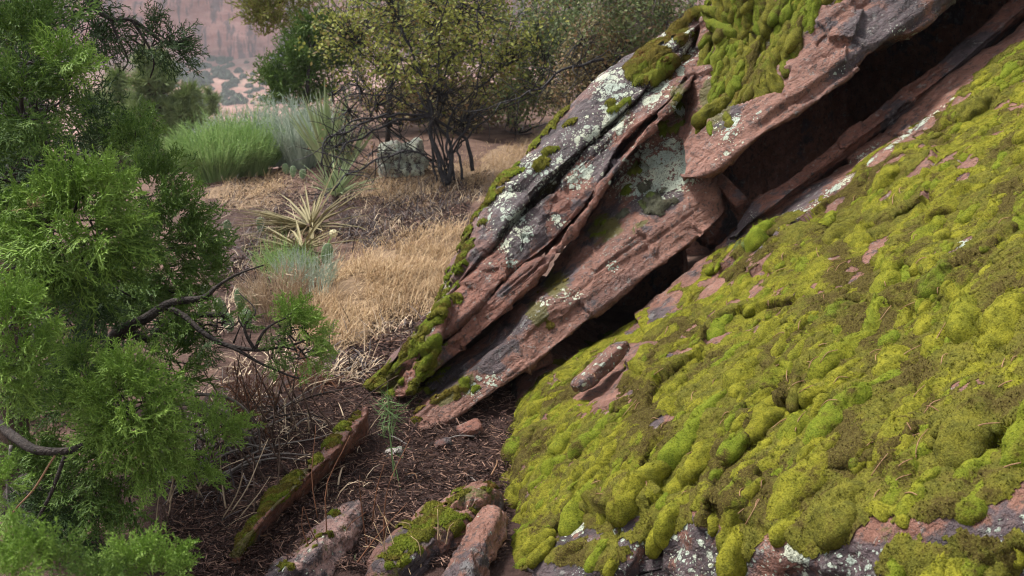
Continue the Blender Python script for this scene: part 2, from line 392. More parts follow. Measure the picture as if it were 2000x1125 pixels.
M_leafy = plain('yellow_green_leaf', (0.165, 0.190, 0.036), (0.385, 0.390, 0.090), 3, 0.6, 0.6, c=(0.22, 0.16, 0.065), trans=0.3)
M_leafd = plain('grey_green_leaf', (0.080, 0.112, 0.040), (0.195, 0.235, 0.092), 3, 0.6, 0.6, c=(0.17, 0.115, 0.06), trans=0.3)
M_leafb = plain('brown_olive_leaf', (0.110, 0.090, 0.042), (0.25, 0.205, 0.095), 3, 0.65, 0.6, c=(0.21, 0.12, 0.06), trans=0.3)
M_rabbit = plain('rabbitbrush_green', (0.250, 0.380, 0.130), (0.460, 0.600, 0.260), 5, 0.7, 0.5, trans=0.4)
M_sage = plain('sage_silver', (0.360, 0.430, 0.350), (0.560, 0.620, 0.520), 5, 0.75, 0.5, trans=0.4)
M_yucca = plain('yucca_leaf', (0.220, 0.290, 0.140), (0.400, 0.470, 0.260), 6, 0.6, 0.6, c=(0.36, 0.31, 0.17))
M_yuccay = plain('yucca_leaf_yellowing', (0.150, 0.140, 0.068), (0.310, 0.262, 0.145), 6, 0.7, 0.6, c=(0.13, 0.15, 0.07))
M_cactus = plain('prickly_pear_green', (0.115, 0.180, 0.085), (0.190, 0.270, 0.140), 30, 0.55, bumpd=0.004)
M_spine = plain('cactus_spine', (0.4, 0.36, 0.28), (0.5, 0.45, 0.36), 30)
M_flower = plain('cream_flower', (0.65, 0.58, 0.36), (0.75, 0.68, 0.45), 30)
M_pine = plain('pine_needle_green', (0.190, 0.255, 0.095), (0.340, 0.420, 0.180), 2, 0.6, 0.6, trans=0.4)
M_seed = plain('thin_green_stem', (0.12, 0.20, 0.065), (0.20, 0.30, 0.12), 9, 0.6, 0.4, trans=0.2)
M_fshrub = plain('far_shrub_green', (0.045, 0.060, 0.038), (0.085, 0.105, 0.065), 1.5, 0.9, 0.3)

# ground: litter, sand, thatch
s = NT('canyon_soil'); a_g = s.attr('gold'); a_l = s.attr('litter')
c = s.mix(s.ss(0.35, 0.65, s.noise(5, 6, 0.65)), (0.085, 0.050, 0.040), (0.175, 0.108, 0.082))
c = s.mix(s.ss(0.25, 0.6, s.math('ADD', a_l, s.math('MULTIPLY', s.math('SUBTRACT', s.noise(14, 5, 0.7), 0.5), 0.9))), c, s.mix(s.noise(70, 4, 0.7), (0.022, 0.013, 0.012), (0.085, 0.047, 0.038)))
c = s.mix(s.ss(0.3, 0.6, s.math('ADD', a_g, s.math('MULTIPLY', s.math('SUBTRACT', s.noise(12, 5, 0.7), 0.5), 0.7))), c, s.mix(s.noise(60, 4, 0.7), (0.15, 0.098, 0.062), (0.32, 0.222, 0.142)))
far = s.n('ShaderNodeSeparateXYZ'); s.t.links.new(s.obj, far.inputs[0])
cf = s.mix(s.ss(0.4, 0.62, s.noise(0.09, 6, 0.65)), (0.25, 0.130, 0.105), (0.34, 0.205, 0.165))
cf = s.mix(s.math('MULTIPLY', s.ss(0.5, 0.62, s.noise(0.45, 5, 0.7)), 0.6), cf, (0.12, 0.115, 0.085))
c = s.mix(s.ss(40, 120, far.outputs[1]), c, cf)
M_soil = s.done(c, 0.9, s.bump(s.noise(120, 4, 0.7), 0.012, 0.8, s.bump(s.noise(25, 5, 0.7), 0.03, 0.9)), 0.15)
s = NT('canyon_wall_rock')
xyz = s.n('ShaderNodeSeparateXYZ'); s.t.links.new(s.obj, xyz.inputs[0]); X, Y, Z = xyz.outputs
band = s.noise(1, 5, 0.6, s.comb(s.math('MULTIPLY', X, 0.09), s.math('MULTIPLY', Y, 0.05), s.math('MULTIPLY', Z, 0.30)))
fl = s.noise(1, 5, 0.65, s.comb(s.math('MULTIPLY', X, 0.30), s.math('MULTIPLY', Y, 0.30), s.math('MULTIPLY', Z, 0.035)))
c = s.mix(s.ss(0.35, 0.65, band), (0.36, 0.150, 0.120), (0.50, 0.265, 0.220))
c = s.mix(s.math('MULTIPLY', s.ss(0.50, 0.60, fl), 0.85), c, (0.09, 0.058, 0.06))
c = s.mix(s.math('MULTIPLY', s.ss(0.6, 0.75, s.noise(0.35, 5, 0.65)), 0.5), c, (0.56, 0.38, 0.33))
M_cliff = s.done(c, 0.9, s.bump(s.math('ADD', band, fl), 1.2, 0.9), 0.15)

# ------------------------------------------------------------------ ground sheet
def growth(a, b, step, k=1.16):
    out = []; x = a; d = step
    while (x < b if b > a else x > b):
        d *= k; x += d if b > a else -d; out.append(x)
    return np.array(out)
gx = np.arange(-3.6, 3.6, 0.035); gx = np.concatenate([growth(gx[0], -900, 0.035)[::-1], gx, growth(gx[-1], 900, 0.035)])
gy = np.arange(1.4, 10, 0.035); gy = np.concatenate([growth(gy[0], -120, 0.035)[::-1], gy, growth(gy[-1], 290, 0.035, 1.05), np.arange(296, 370, 3.0), growth(370, 1500, 4)])
XX, YY = np.meshgrid(gx, gy); ZZ = Gn(XX, YY)
gv = np.stack([XX, YY, ZZ], -1).reshape(-1, 3); gpx, gpy, gd = proj(gv); ok = gd > 0.3
GOLD = [[(600, 570), (700, 500), (800, 465), (905, 445), (930, 490), (870, 620), (760, 600), (660, 680), (600, 660)],
        [(690, 330), (860, 335), (860, 395), (720, 395)], [(880, 330), (1060, 262), (1010, 340), (945, 400)],
        [(430, 330), (560, 345), (540, 390), (440, 400)], [(330, 300), (430, 290), (420, 330)], [(560, 470), (620, 450), (600, 520), (560, 520)]]
gold = np.zeros(len(gv))
jx = 60 * perlin(gv * 2.3 + 3) + 25 * perlin(gv * 7); jy = 22 * perlin(gv * 2.3 + 11) + 8 * perlin(gv * 7 + 5)
for p in GOLD: gold = np.maximum(gold, in_poly(gpx + jx, gpy + jy, p) * ok * 0.7)
gold = np.maximum(gold, sstep(6.5, 8, gv[:, 1]) * 0.28 * (gv[:, 1] < 40))
LIT = [(250, 1400), (300, 900), (420, 760), (560, 720), (700, 640), (760, 620), (830, 640), (720, 760), (1100, 760), (1100, 1400)]
lit = in_poly(gpx, gpy, LIT) * ok * 0.75
lit = np.maximum(lit, in_poly(gpx + jx, gpy + jy, [(640, 390), (900, 350), (1000, 330), (900, 440), (760, 470), (650, 480)]) * ok * 0.6)
lit = np.maximum(lit, in_poly(gpx, gpy, [(640, 650), (760, 600), (850, 640), (700, 760), (640, 720)]) * ok * 0.6)
lit = np.maximum(lit, in_poly(gpx, gpy, [(400, 360), (560, 370), (600, 470), (560, 600), (640, 700), (420, 760), (400, 560)]) * ok * 0.5)
lit = np.maximum(lit, 0.35 * (gv[:, 1] < 3))
ground = obj('ground', (gv, [], gridq(len(gy), len(gx))), M_soil, attrs={'gold': gold, 'litter': lit}, kind='structure')

# far canyon wall
cx = np.arange(-330, 331, 1.0); cz = np.concatenate([np.arange(-16, 30, 0.7), np.arange(30, 95, 2.5)])
CX, CZ = np.meshgrid(cx, cz); P = np.stack([CX, 0 * CX, CZ], -1).reshape(-1, 3)
off = fbm(P * np.array([0.012, 1, 0.004]), 4) * 30 + fbm(P * np.array([0.07, 1, 0.010]) + 9, 4) * 13 - np.clip(fbm(P * np.array([0.16, 1, 0.012]) + 3, 3) - .18, 0, 1) * -22 + facets(P * np.array([1, 1, .5]), 900, 8, (-330, -1, -10), (330, 1, 50)) * 0.25
ledge = fbm(P * np.array([0.02, 1, 0.16]) + 40, 3) * 3
cy = 352 + (CZ.ravel() + 12) * 0.18 + off + ledge + 0.00035 * CX.ravel() ** 2 * -1
obj('cliff', (np.stack([P[:, 0], cy, P[:, 2]], -1), [], gridq(len(cz), len(cx))), M_cliff, kind='structure')

# ------------------------------------------------------------------ sandstone: lofts between rails
def loft(rails, nu, segs):
    C = [catmull(r, nu) for r in rails]; rows = [C[0][None]]; lab = [0]
    for i, k in enumerate(segs):
        t = np.linspace(0, 1, k + 1)[1:, None, None]; rows.append(C[i][None] * (1 - t) + C[i + 1][None] * t); lab += [i] * k
    return np.concatenate(rows), np.array(lab)
def soften(Gd, it=2):
    for _ in range(it):
        Gd = Gd.copy(); Gd[1:-1] = 0.25 * Gd[:-2] + 0.5 * Gd[1:-1] + 0.25 * Gd[2:]
    return Gd
def gnormals(Gd):
    n = np.cross(np.gradient(Gd, axis=1), np.gradient(Gd, axis=0)); n = nrm(n)
    if ((CAM - Gd) * n).sum() < 0: n = -n
    return n
def rough_rock(Gd, amp=1.0, seed=0, strata=1.0):
    n = gnormals(Gd).reshape(-1, 3); P = Gd.reshape(-1, 3)
    Q = np.stack([P @ U0 * 1.3, P @ V0 * 1.3, P @ N0 * 15], -1) + seed
    d = fbm(P * 2.2 + seed, 4) * 0.045 + fbm(Q, 4) * 0.020 * strata
    d += facets(P + 0.03 * np.stack([perlin(P * 9 + k * 7) for k in range(3)], -1), 500, 20 + seed, P.min(0), P.max(0)) * 0.13
    d += facets(P, 3000, 31 + seed, P.min(0), P.max(0)) * 0.10 + fbm(P * 30, 3) * 0.006
    # thin horizontal partings along the bedding
    sl = fbm(np.stack([P @ U0 * .8, P @ V0 * .8, P @ N0 * 26], -1) + 5 + seed, 3); d -= np.clip(sl - 0.16, 0, 1) * 0.07 * strata
    return (P + n * (d * amp)[:, None]).reshape(Gd.shape)

def rail(pix, dep, off, mul=None):
    return np.array([unp(x, y, dep[i] + off * (mul[i] if mul else 1)) for i, (x, y) in enumerate(pix)])
D0 = [3.38, 3.26, 3.28, 3.34, 3.38, 3.42, 3.47, 3.52, 3.54, 3.56, 3.85]
MU = [0.5, 0.85, 1, 1, 1, 1, 1.05, 1.15, 1.3, 1.45, 1.5]
PX = dict(
 Lb=[(808, 838), (818, 842), (862, 834), (940, 787), (1010, 735), (1075, 690), (1160, 620), (1280, 530), (1360, 475), (1408, 428), (1422, 400)],
 Ls=[(796, 815), (808, 812), (852, 778), (917, 728), (978, 674), (1042, 620), (1122, 558), (1237, 455), (1322, 410), (1396, 345), (1420, 320)],
 Lk=[(778, 792), (800, 782), (846, 742), (905, 690), (950, 652), (1008, 590), (1074, 522), (1158, 418), (1206, 330), (1330, 190), (1385, 100)],
 Mb=[(774, 786), (798, 771), (843, 738), (902, 687), (951, 643), (1006, 587), (1069, 517), (1152, 411), (1202, 333), (1326, 192), (1382, 95)],
 Mt=[(748, 772), (842, 692), (866, 668), (916, 625), (969, 575), (1023, 525), (1076, 496), (1150, 403), (1200, 326), (1322, 188), (1378, 92)],
 Mk=[(746, 770), (840, 688), (866, 660), (918, 617), (968, 568), (1022, 520), (1076, 489), (1150, 400), (1206, 308), (1322, 184), (1378, 88)],
 Tb=[(744, 768), (840, 683), (868, 654), (923, 610), (971, 560), (1021, 517), (1076, 479), (1150, 394), (1216, 276), (1325, 180), (1380, 84)],
 Tt=[(724, 760), (858, 610), (886, 582), (931, 534), (972, 488), (1012, 438), (1072, 376), (1156, 298), (1216, 243), (1292, 163), (1380, 60)],
 Tk=[(722, 759), (857, 607), (884, 577), (927, 527), (968, 481), (1007, 430), (1067, 368), (1151, 291), (1212, 236), (1290, 156), (1380, 55)],
 Rb=[(721, 758), (857, 605), (882, 573), (923, 520), (963, 474), (1002, 423), (1062, 360), (1147, 284), (1208, 229), (1288, 150), (1380, 50)],
 Rt=[(717, 757), (859, 601), (878, 568), (914, 498), (940, 448), (977, 388), (1025, 335), (1115, 232), (1200, 152), (1345, 62), (1450, -30)],
 Rr=[(713, 756), (862, 596), (874, 560), (905, 488), (926, 438), (960, 370), (1005, 323), (1103, 210), (1203, 120), (1385, 2), (1540, -110)])
OFF = dict(Lb=0, Ls=.06, Lk=.30, Mb=.12, Mt=.17, Mk=.25, Tb=.18, Tt=.27, Tk=.30, Rb=.278, Rt=.37, Rr=.47)
RL = {k: rail(PX[k], D0, OFF[k], MU) for k in PX}
under = RL['Lb'] + np.array([0, 1.0, -0.12]); under[:, 2] = np.maximum(under[:, 2], -0.05)
outcrop = tag(empty('sandstone_outcrop', (0.3, 3.8, 0)), 'tilted outcrop of layered red sandstone with pale lichen and moss, overhanging a black crevice', 'rock')
def moss_layer(parent, P, F4, Nn, cen, rad, mats, matid, udir, asp=1.7, hk=0.5, droop=0.35, keep_parts=300, carpet=None, brown=None, fuzz=110000, wig=0.35, name='moss_cushion', seed=1, fl=0.006, lumps=0):
    """mossy relief on a rock surface: every cushion of it its own mesh"""
    r = np.random.default_rng(seed); n = len(P)
    rm = float(np.median(rad))
    W = P + wig * rm * np.stack([fbm(P / rm * 0.55 + k * 13.7, 3) for k in range(3)], -1) * 1.6
    ud = nrm(np.asarray(udir, float)); h = np.zeros(n); idx = np.full(n, -1); S = 1 / asp
    def warp(X): a = X @ ud; return X + np.outer(a * (S - 1), ud)
    Wq, Cq = warp(W), warp(cen)
    for a in range(0, n, 8000):
        Q = Wq[a:a + 8000]; lo, hi = Q.min(0) - rad.max(), Q.max(0) + rad.max()
        c = np.where(((Cq > lo) & (Cq < hi)).all(1))[0]
        if not len(c): continue
        d2 = (Q ** 2).sum(1)[:, None] - 2 * Q @ Cq[c].T + (Cq[c] ** 2).sum(1)[None]
        q = np.clip(1 - d2 / rad[c][None] ** 2, 0, 1); hh = hk * rad[c][None] * q ** 0.72
        k = hh.argmax(1); v = hh[np.arange(len(k)), k]; h[a:a + 8000] = v; idx[a:a + 8000] = np.where(v > 0, c[k], -1)
    if lumps:
        ls = r.choice(np.where(h > 0.004)[0], lumps); LC = Wq[ls] ; LR = rm * r.uniform(.38, .75, lumps); h2 = np.zeros(n)
        for a in range(0, n, 4000):
            Q = Wq[a:a + 4000]
            if h[a:a + 4000].max() <= 0: continue
            lo, hi = Q.min(0) - LR.max(), Q.max(0) + LR.max(); c = np.where(((LC > lo) & (LC < hi)).all(1))[0]
            if not len(c): continue
            d2 = (Q ** 2).sum(1)[:, None] - 2 * Q @ LC[c].T + (LC[c] ** 2).sum(1)[None]
            h2[a:a + 4000] = (0.36 * LR[c][None] * np.clip(1 - d2 / LR[c][None] ** 2, 0, 1) ** .6).max(1)
        h = h + h2 * sstep(0, .012, h)
    h = h * (1 + 0.15 * fbm(P * 22, 2)) + (h > 0) * (0.0035 * fbm(P * 60, 2) + 0.0014 * perlin(P * 210))
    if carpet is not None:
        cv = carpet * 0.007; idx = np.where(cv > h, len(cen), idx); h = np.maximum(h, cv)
    down = -ud if ud[2] > 0 else ud
    M = P + Nn * h[:, None] + down * (h * droop)[:, None]
    fk = (h[F4] > 0.0012).sum(1) >= 3; F = F4[fk]; fid = np.max(idx[F], axis=1)
    br = brown if brown is not None else np.zeros(n)
    A = np.linalg.norm(np.cross(M[F[:, 1]] - M[F[:, 0]], M[F[:, 3]] - M[F[:, 0]]), axis=1)
    cpx, cpy, cd = proj(M[F].mean(1)); vis = (cpx > -60) & (cpx < 2060) & (cpy > -60) & (cpy < 1200)
    # fuzz: little spikes, kept with the cushion that they grow on
    p = A * vis; p = p / max(p.sum(), 1e-9); fs = r.choice(len(F), fuzz, p=p) if fuzz else np.zeros(0, int)
    bw = r.random((len(fs), 2)); Q0 = M[F[fs]]
    root = Q0[:, 0] * (1 - bw[:, :1]) * (1 - bw[:, 1:]) + Q0[:, 1] * bw[:, :1] * (1 - bw[:, 1:]) + Q0[:, 2] * bw[:, :1] * bw[:, 1:] + Q0[:, 3] * (1 - bw[:, :1]) * bw[:, 1:]
    fn = nrm(np.cross(Q0[:, 1] - Q0[:, 0], Q0[:, 3] - Q0[:, 0])); fn = np.where(((CAM - root) * fn).sum(1)[:, None] < 0, -fn, fn)
    tip = root + nrm(fn + r.normal(size=fn.shape) * 0.45 + np.array([0, 0, .25])) * (r.uniform(0.5, 1.2, (len(fs), 1)) * fl)
    ffid = fid[fs]
    cnt = np.bincount(np.clip(fid, 0, len(cen)), weights=A * vis, minlength=len(cen) + 1)
    ids = np.argsort(-cnt[:len(cen)]); big = [i for i in ids if cnt[i] > 2e-5][:keep_parts]; bigset = np.zeros(len(cen) + 1, bool); bigset[big] = True
    order = np.argsort(fid, kind='stable'); fo = fid[order]; forder = np.argsort(ffid, kind='stable'); ffo = ffid[forder]
    def build(fsel, zsel, mat, nm, kind=None):
        Fs = F[fsel]
        if not len(Fs): return
        u, inv = np.unique(Fs.ravel(), return_inverse=True); mb = MB(); mb.add(M[u], None, inv.reshape(-1, 4)); ab = [br[u]]
        if len(zsel):
            v, t = needles(root[zsel], tip[zsel], 0.0034 * fl / 0.006); mb.add(v, t); ab.append(np.repeat(br[F[fs[zsel], 0]], 4))
        obj(nm, mb, mat, parent, True, {'brown': np.concatenate(ab)}, kind)
    for i in big:
        a, b = np.searchsorted(fo, [i, i + 1]); c, d = np.searchsorted(ffo, [i, i + 1]); build(order[a:b], forder[c:d], mats[matid[i]], name)
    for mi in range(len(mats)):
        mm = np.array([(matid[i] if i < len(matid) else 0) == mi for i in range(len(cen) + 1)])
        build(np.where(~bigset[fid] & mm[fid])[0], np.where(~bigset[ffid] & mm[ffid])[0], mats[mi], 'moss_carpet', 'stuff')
    return h

def blob_moss(parent, cen, nor, down, A_, B_, H_, mats, matid, brown, seed, keep=300, fuzz=60, fl=0.0055):
    """pillows of moss: each cushion a lumpy teardrop hanging down the slope, with its own short shoots"""
    r = np.random.default_rng(seed); rest = {}
    cx, cy, cd = proj(cen); score = np.where((cx > -40) & (cx < 2040) & (cy > -40) & (cy < 1170), A_ * B_ / cd ** 2, 0); order = np.argsort(-score); big = set(order[:keep])
    for i in order:
        n, d = nor[i], down[i]; d = nrm(d - n * (d @ n)); sd_ = np.cross(n, d); a, b, h = A_[i], B_[i], H_[i]
        nt_ = int(np.clip(b / 0.0035, 9, 22)); np_ = int(np.clip((a + b) / 0.0036, 14, 52))
        th = np.linspace(0.02, 1.95, nt_)[:, None]; ph = np.linspace(0, 2 * np.pi, np_, endpoint=False)[None]
        u = np.stack([np.sin(th) * np.cos(ph), np.sin(th) * np.sin(ph), np.cos(th) + 0 * ph], -1).reshape(-1, 3)
        wd_ = 0.78 + 0.26 * u[:, 0]
        bendy = 0.22 * r.normal() * (u[:, 0] ** 2)
        X = cen[i] + np.outer(u[:, 0] * a, d) + np.outer(b * (u[:, 1] * wd_ + bendy), sd_) + np.outer(h * (u[:, 2] * wd_ - .40), n)
        on = nrm(np.outer(u[:, 0] / a, d) + np.outer(u[:, 1] / b, sd_) + np.outer(u[:, 2] / h, n))
        K = int(np.clip(a * b / 0.00022, 5, 34)); S = nrm(r.normal(size=(K, 3)) * np.array([1, 1, .8]) + np.array([0, 0, .5]))
        sc = np.array([a / b, 1, h / b]); S = cen[i] + np.outer(S[:, 0] * a, d) + np.outer(S[:, 1] * b, sd_) + np.outer(h * (S[:, 2] - .3), n)
        dm = np.sqrt(((X[:, None] - S[None]) ** 2).sum(-1)).min(1); d0 = 1.25 * math.sqrt(a * b / K) + .25 * b
        X = X + on * (0.24 * b * np.sqrt(np.clip(1 - (dm / d0) ** 2, 0, 1)) + 0.46 * b * fbm(X / b * .75, 3) + 0.17 * b * fbm(X / b * 2.2, 3) + 0.0025 * fbm(X * 80, 2) + .0013 * perlin(X * 210))[:, None]
        q = np.arange(nt_ - 1)[:, None] * np_ + np.arange(np_)[None]; q2_ = np.arange(nt_ - 1)[:, None] * np_ + (np.arange(np_)[None] + 1) % np_
        Q = np.stack([q, q + np_, q2_ + np_, q2_], -1).reshape(-1, 4); mb = MB(); mb.add(X, [[0, k, k + 1] for k in range(1, np_ - 1)], Q)
        nf = int(fuzz * a * b / 0.0025); at = [np.full(len(X), brown[i]) + 0.25 * fbm(X * 25, 2)]
        if nf:
            k = r.integers(0, len(X), nf); k = k[(on[k] @ n > -.1)]; nf = len(k); root = X[k] + r.normal(size=(nf, 3)) * .0025; tip = root + nrm(on[k] + r.normal(size=(nf, 3)) * .55) * fl * r.uniform(.5, 1.5, (nf, 1))
            v, t = needles(root, tip, .0026); mb.add(v, t); at.append(np.repeat(at[0][k], 4))
        at = np.concatenate(at)
        if i in big: obj('moss_cushion', mb, mats[matid[i]], parent, True, {'brown': at})
        else:
            R2, ats = rest.setdefault(matid[i], (MB(), [])); V, T, Q = mb.arrays(); R2.add(V, T, Q); ats.append(at)
    for m, (mb, ats) in rest.items(): obj('moss_carpet', mb, mats[m], parent, True, {'brown': np.concatenate(ats)}, 'stuff')

NU = 420
keys = ['Lb', 'Ls', 'Lk', 'Mb', 'Mt', 'Mk', 'Tb', 'Tt', 'Tk', 'Rb', 'Rt', 'Rr']
back1 = RL['Rr'] + np.array([-0.10, 0.22, -0.22]); back2 = RL['Rr'] + np.array([-0.02, 0.85, -0.75]); back2[:, 2] = np.minimum(back2[:, 2], 0.2)
LAY = {'L': (['Lb', 'Ls', 'Lk'], [26, 30]), 'M': (['Mb', 'Mt', 'Mk'], [22, 6]), 'T': (['Tb', 'Tt', 'Tk'], [30, 6]), 'R': (['Rb', 'Rt', 'Rr'], [16, 12])}
LICH = [(990, 380, 40, 22, 40), (1045, 322, 42, 26, 20), (1008, 425, 34), (985, 480, 20), (1000, 512, 16), (1020, 450, 30), (1150, 262, 50, 22, 20), (1195, 215, 35), (1205, 240, 40, 26, 20),
        (1255, 128, 36, 24, 50), (1190, 165, 42), (1310, 65, 60, 40, 40), (1345, 95, 30), (1292, 168, 26), (1325, 130, 22), (1270, 195, 24), (1130, 335, 40), (1090, 432, 20), (1180, 270, 60, 24, 40, .7),
        (1262, 300, 28), (1300, 330, 80, 56, 30, 1.5), (1345, 305, 50, 46, 0, 1.3), (1225, 365, 34), (1240, 355, 40), (1195, 520, 14), (1115, 578, 26, 16), (955, 742, 26, 14), (925, 762, 18), (1330, 215, 20), (1062, 590, 20, 10),
        (950, 520, 30, 50, 30, .35), (1080, 330, 120, 40, 43, .6), (1230, 180, 110, 40, 43, .6), (1160, 330, 60, 20, 40, .5), (1010, 640, 80, 20, 40, .35), (1200, 480, 70, 26, 40, .4), (840, 625, 14, 30), (870, 560, 12, 40, 0, .8), (1120, 250, 80, 20, 40, .55), (1060, 300, 60, 20, 40, .5), (960, 440, 30, 60, 30, .5)]
DARK = [(1000, 400, 60, 60, 40, .9), (1060, 350, 80, 40, 45), (1130, 260, 90, 45, 42), (1225, 170, 80, 45, 42, .9), (1030, 440, 50, 40, 40, .8), (1010, 480, 30, 40, 30, .7), (1105, 420, 60, 20, 40, .6), (1180, 320, 40, 25, 40, .8),
        (1280, 395, 50, 26, 10, 1.2), (1180, 440, 60, 30, 40, .6), (1100, 545, 70, 30, 40, .6), (1040, 620, 60, 30, 40, .7), (960, 690, 70, 24, 38, .6), (870, 745, 60, 20, 40, .8), (1150, 590, 40, 16, 40, .5), (1060, 470, 40, 14, 40, .6), (985, 570, 20, 10, 40, .5)]
MOSSF = [(1180, 445, 34, 30), (1085, 555, 30), (1050, 610, 24), (880, 770, 40, 16, 40), (910, 755, 24), (1255, 325, 14), (1330, 195, 26, 40), (1070, 370, 40, 10, 40, .7), (830, 680, 26, 60, 30, .9), (760, 745, 50, 20, 40, .9), (1300, 330, 30, 20, 0, .5), (1250, 440, 30, 10, 40, .6), (1210, 235, 30, 10, 40, .6)]
allP, allN, allF = [], [], []
base = 0
for i, (k, (rk, sg)) in enumerate(LAY.items()):
    rails = [RL[q] for q in rk]; sgs = list(sg)
    if k == 'L': rails = [under + np.array([.2, .3, -1.2]), under] + rails; sgs = [6, 14] + sgs
    if k == 'R': rails = rails + [back1, back2]; sgs = sgs + [16, 8]
    # hidden return under the next layer so that no layer has an open lower lip
    if k != 'L': rails = [rails[0] + np.array([0.02, 0.35, -0.03])] + rails; sgs = [8] + sgs
    Gd, lab = loft(rails, NU, sgs); Gd = soften(Gd, 2); Gd = rough_rock(Gd, 0.85 if k != 'R' else 0.7, i)
    P = Gd.reshape(-1, 3); q = gridq(*Gd.shape[:2])
    obj('rock_layer', (P, [], q), M_rock if k in 'MT' else M_rockp if k == 'L' else M_rockd, outcrop, True, {'lich': paint(P, LICH), 'dark': paint(P, DARK), 'moss': paint(P, MOSSF)})['label'] = {'L': 'lowest thick layer of pink sandstone with black crust', 'M': 'thin wedge layer of red sandstone', 'T': 'red sandstone layer with chipped face', 'R': 'dark top layer with pale lichen rosettes'}[k]
    allP.append(P); allN.append(gnormals(Gd).reshape(-1, 3)); allF.append(q + base); base += len(P)
# upper right slab
UB = [(1332, 352), (1392, 338), (1432, 308), (1500, 256), (1600, 200), (1670, 145), (1720, 97), (1800, 55), (1870, -10), (2050, -150), (2380, -250)]
US = [(1338, 312), (1383, 292), (1440, 235), (1500, 190), (1565, 115), (1612, 50), (1650, 0), (1720, -60), (1800, -130), (1960, -290), (2250, -540)]
UK = [(1336, 232), (1343, 190), (1356, 150), (1370, 110), (1384, 75), (1399, 25), (1418, -30), (1470, -90), (1550, -170), (1720, -330), (1980, -580)]
DU = [3.50, 3.46, 3.44, 3.43, 3.44, 3.46, 3.48, 3.51, 3.55, 3.65, 3.85]
ub, us, uk = rail(UB, DU, 0), rail(US, DU, .10), rail(UK, DU, .46)
uu = ub + np.array([0.25, 1.9, -0.12]); uu[-1] = ub[-1] + np.array([.05, .12, -.02]); uu[-2] = ub[-2] + np.array([.35, .8, -.05])  # unseen back wall, bent forward at right to keep light out of crevice
Gd, lab = loft([uu + np.array([0.35, 0.1, -2.2]), uu, ub, us, uk, uk + np.array([-.05, .5, -.25])], 300, [8, 16, 34, 60, 10]); Gd = soften(Gd, 2); Gd = rough_rock(Gd, 1.1, 7)
P = Gd.reshape(-1, 3); q = gridq(*Gd.shape[:2])
obj('rock_layer', (P, [], q), M_rockp, outcrop, True, {'lich': paint(P, [(1430, 250, 40, 20, 60, .8), (1400, 250, 30, 30, 0, .6), (1770, 70, 60, 30, 0, .5), (1640, 140, 30, 14, 40, .5), (1390, 130, 20, 60, 0, .4), (1480, 220, 50, 14, 40, .4), (1420, 300, 40, 12, 40, .6)]),
    'dark': paint(P, [(1750, 25, 90, 60, 30, .9), (1690, 60, 40, 50, 0, .8), (1660, 120, 50, 14, 40, .8), (1560, 20, 40, 60, 30, .5), (1420, 230, 60, 30, 60, .5), (1560, 230, 60, 10, 30, .6), (1900, -60, 150, 60, 40, .8)]),
    'moss': paint(P, [(1400, 200, 40, 60, 0, .8), (1480, 60, 90, 80, 0, .7), (1550, 60, 40, 60, 0, .5)])})['label'] = 'uppermost overhanging slab with broken pink edge'
uP, uN, uF = P, gnormals(Gd).reshape(-1, 3), q
# drapes of moss on the upper slab
r = np.random.default_rng(21)
c2 = sample_poly([(1375, 215), (1372, 130), (1392, 40), (1420, -60), (1680, -60), (1600, 20), (1560, 90), (1500, 160), (1440, 215), (1410, 260)], 190, r)
dirs = unp(1460, 20, 3.8) - unp(1375, 190, 3.55)
ux, uy, ud_ = proj(uP); facing = (uN * (CAM - uP)).sum(1) > 0
cen, rad, mid_ = [], [], []
for (x, y) in c2:
    k = np.argmin((ux - x) ** 2 + (uy - y) ** 2 + (~facing) * 1e6); cen.append(uP[k]); rad.append(r.uniform(0.020, 0.052)); mid_.append(0 if r.random() < .9 else 1)
for (x, y, R_) in [(1400, 215, .03), (1385, 245, .02), (1440, 200, .035), (1460, 160, .05), (1420, 235, .025), (1520, 110, .045), (1545, 70, .045), (1560, 90, .03)]:
    k = np.argmin((ux - x) ** 2 + (uy - y) ** 2 + (~facing) * 1e6); cen.append(uP[k]); rad.append(R_); mid_.append(0)
cen = np.array(cen); rad = np.array(rad); kk = [int(np.argmin(((uP[::3] - c) ** 2).sum(1))) * 3 for c in cen]; nn_ = nrm(0.5 * uN[kk] + 0.5 * nrm(uN[kk].mean(0))); nn_ = np.where(((CAM - cen) * nn_).sum(1)[:, None] < 0, -nn_, nn_)
dn = -nrm(dirs)[None] + 0.25 * r.normal(size=cen.shape)
blob_moss(outcrop, cen, nn_, dn, rad * r.uniform(1.9, 3.2, len(rad)), rad * .72, rad * .8, [M_mosso, M_mossb], mid_, np.clip(r.normal(size=len(rad)) * .25, -.2, .5), 41, 150, 55)
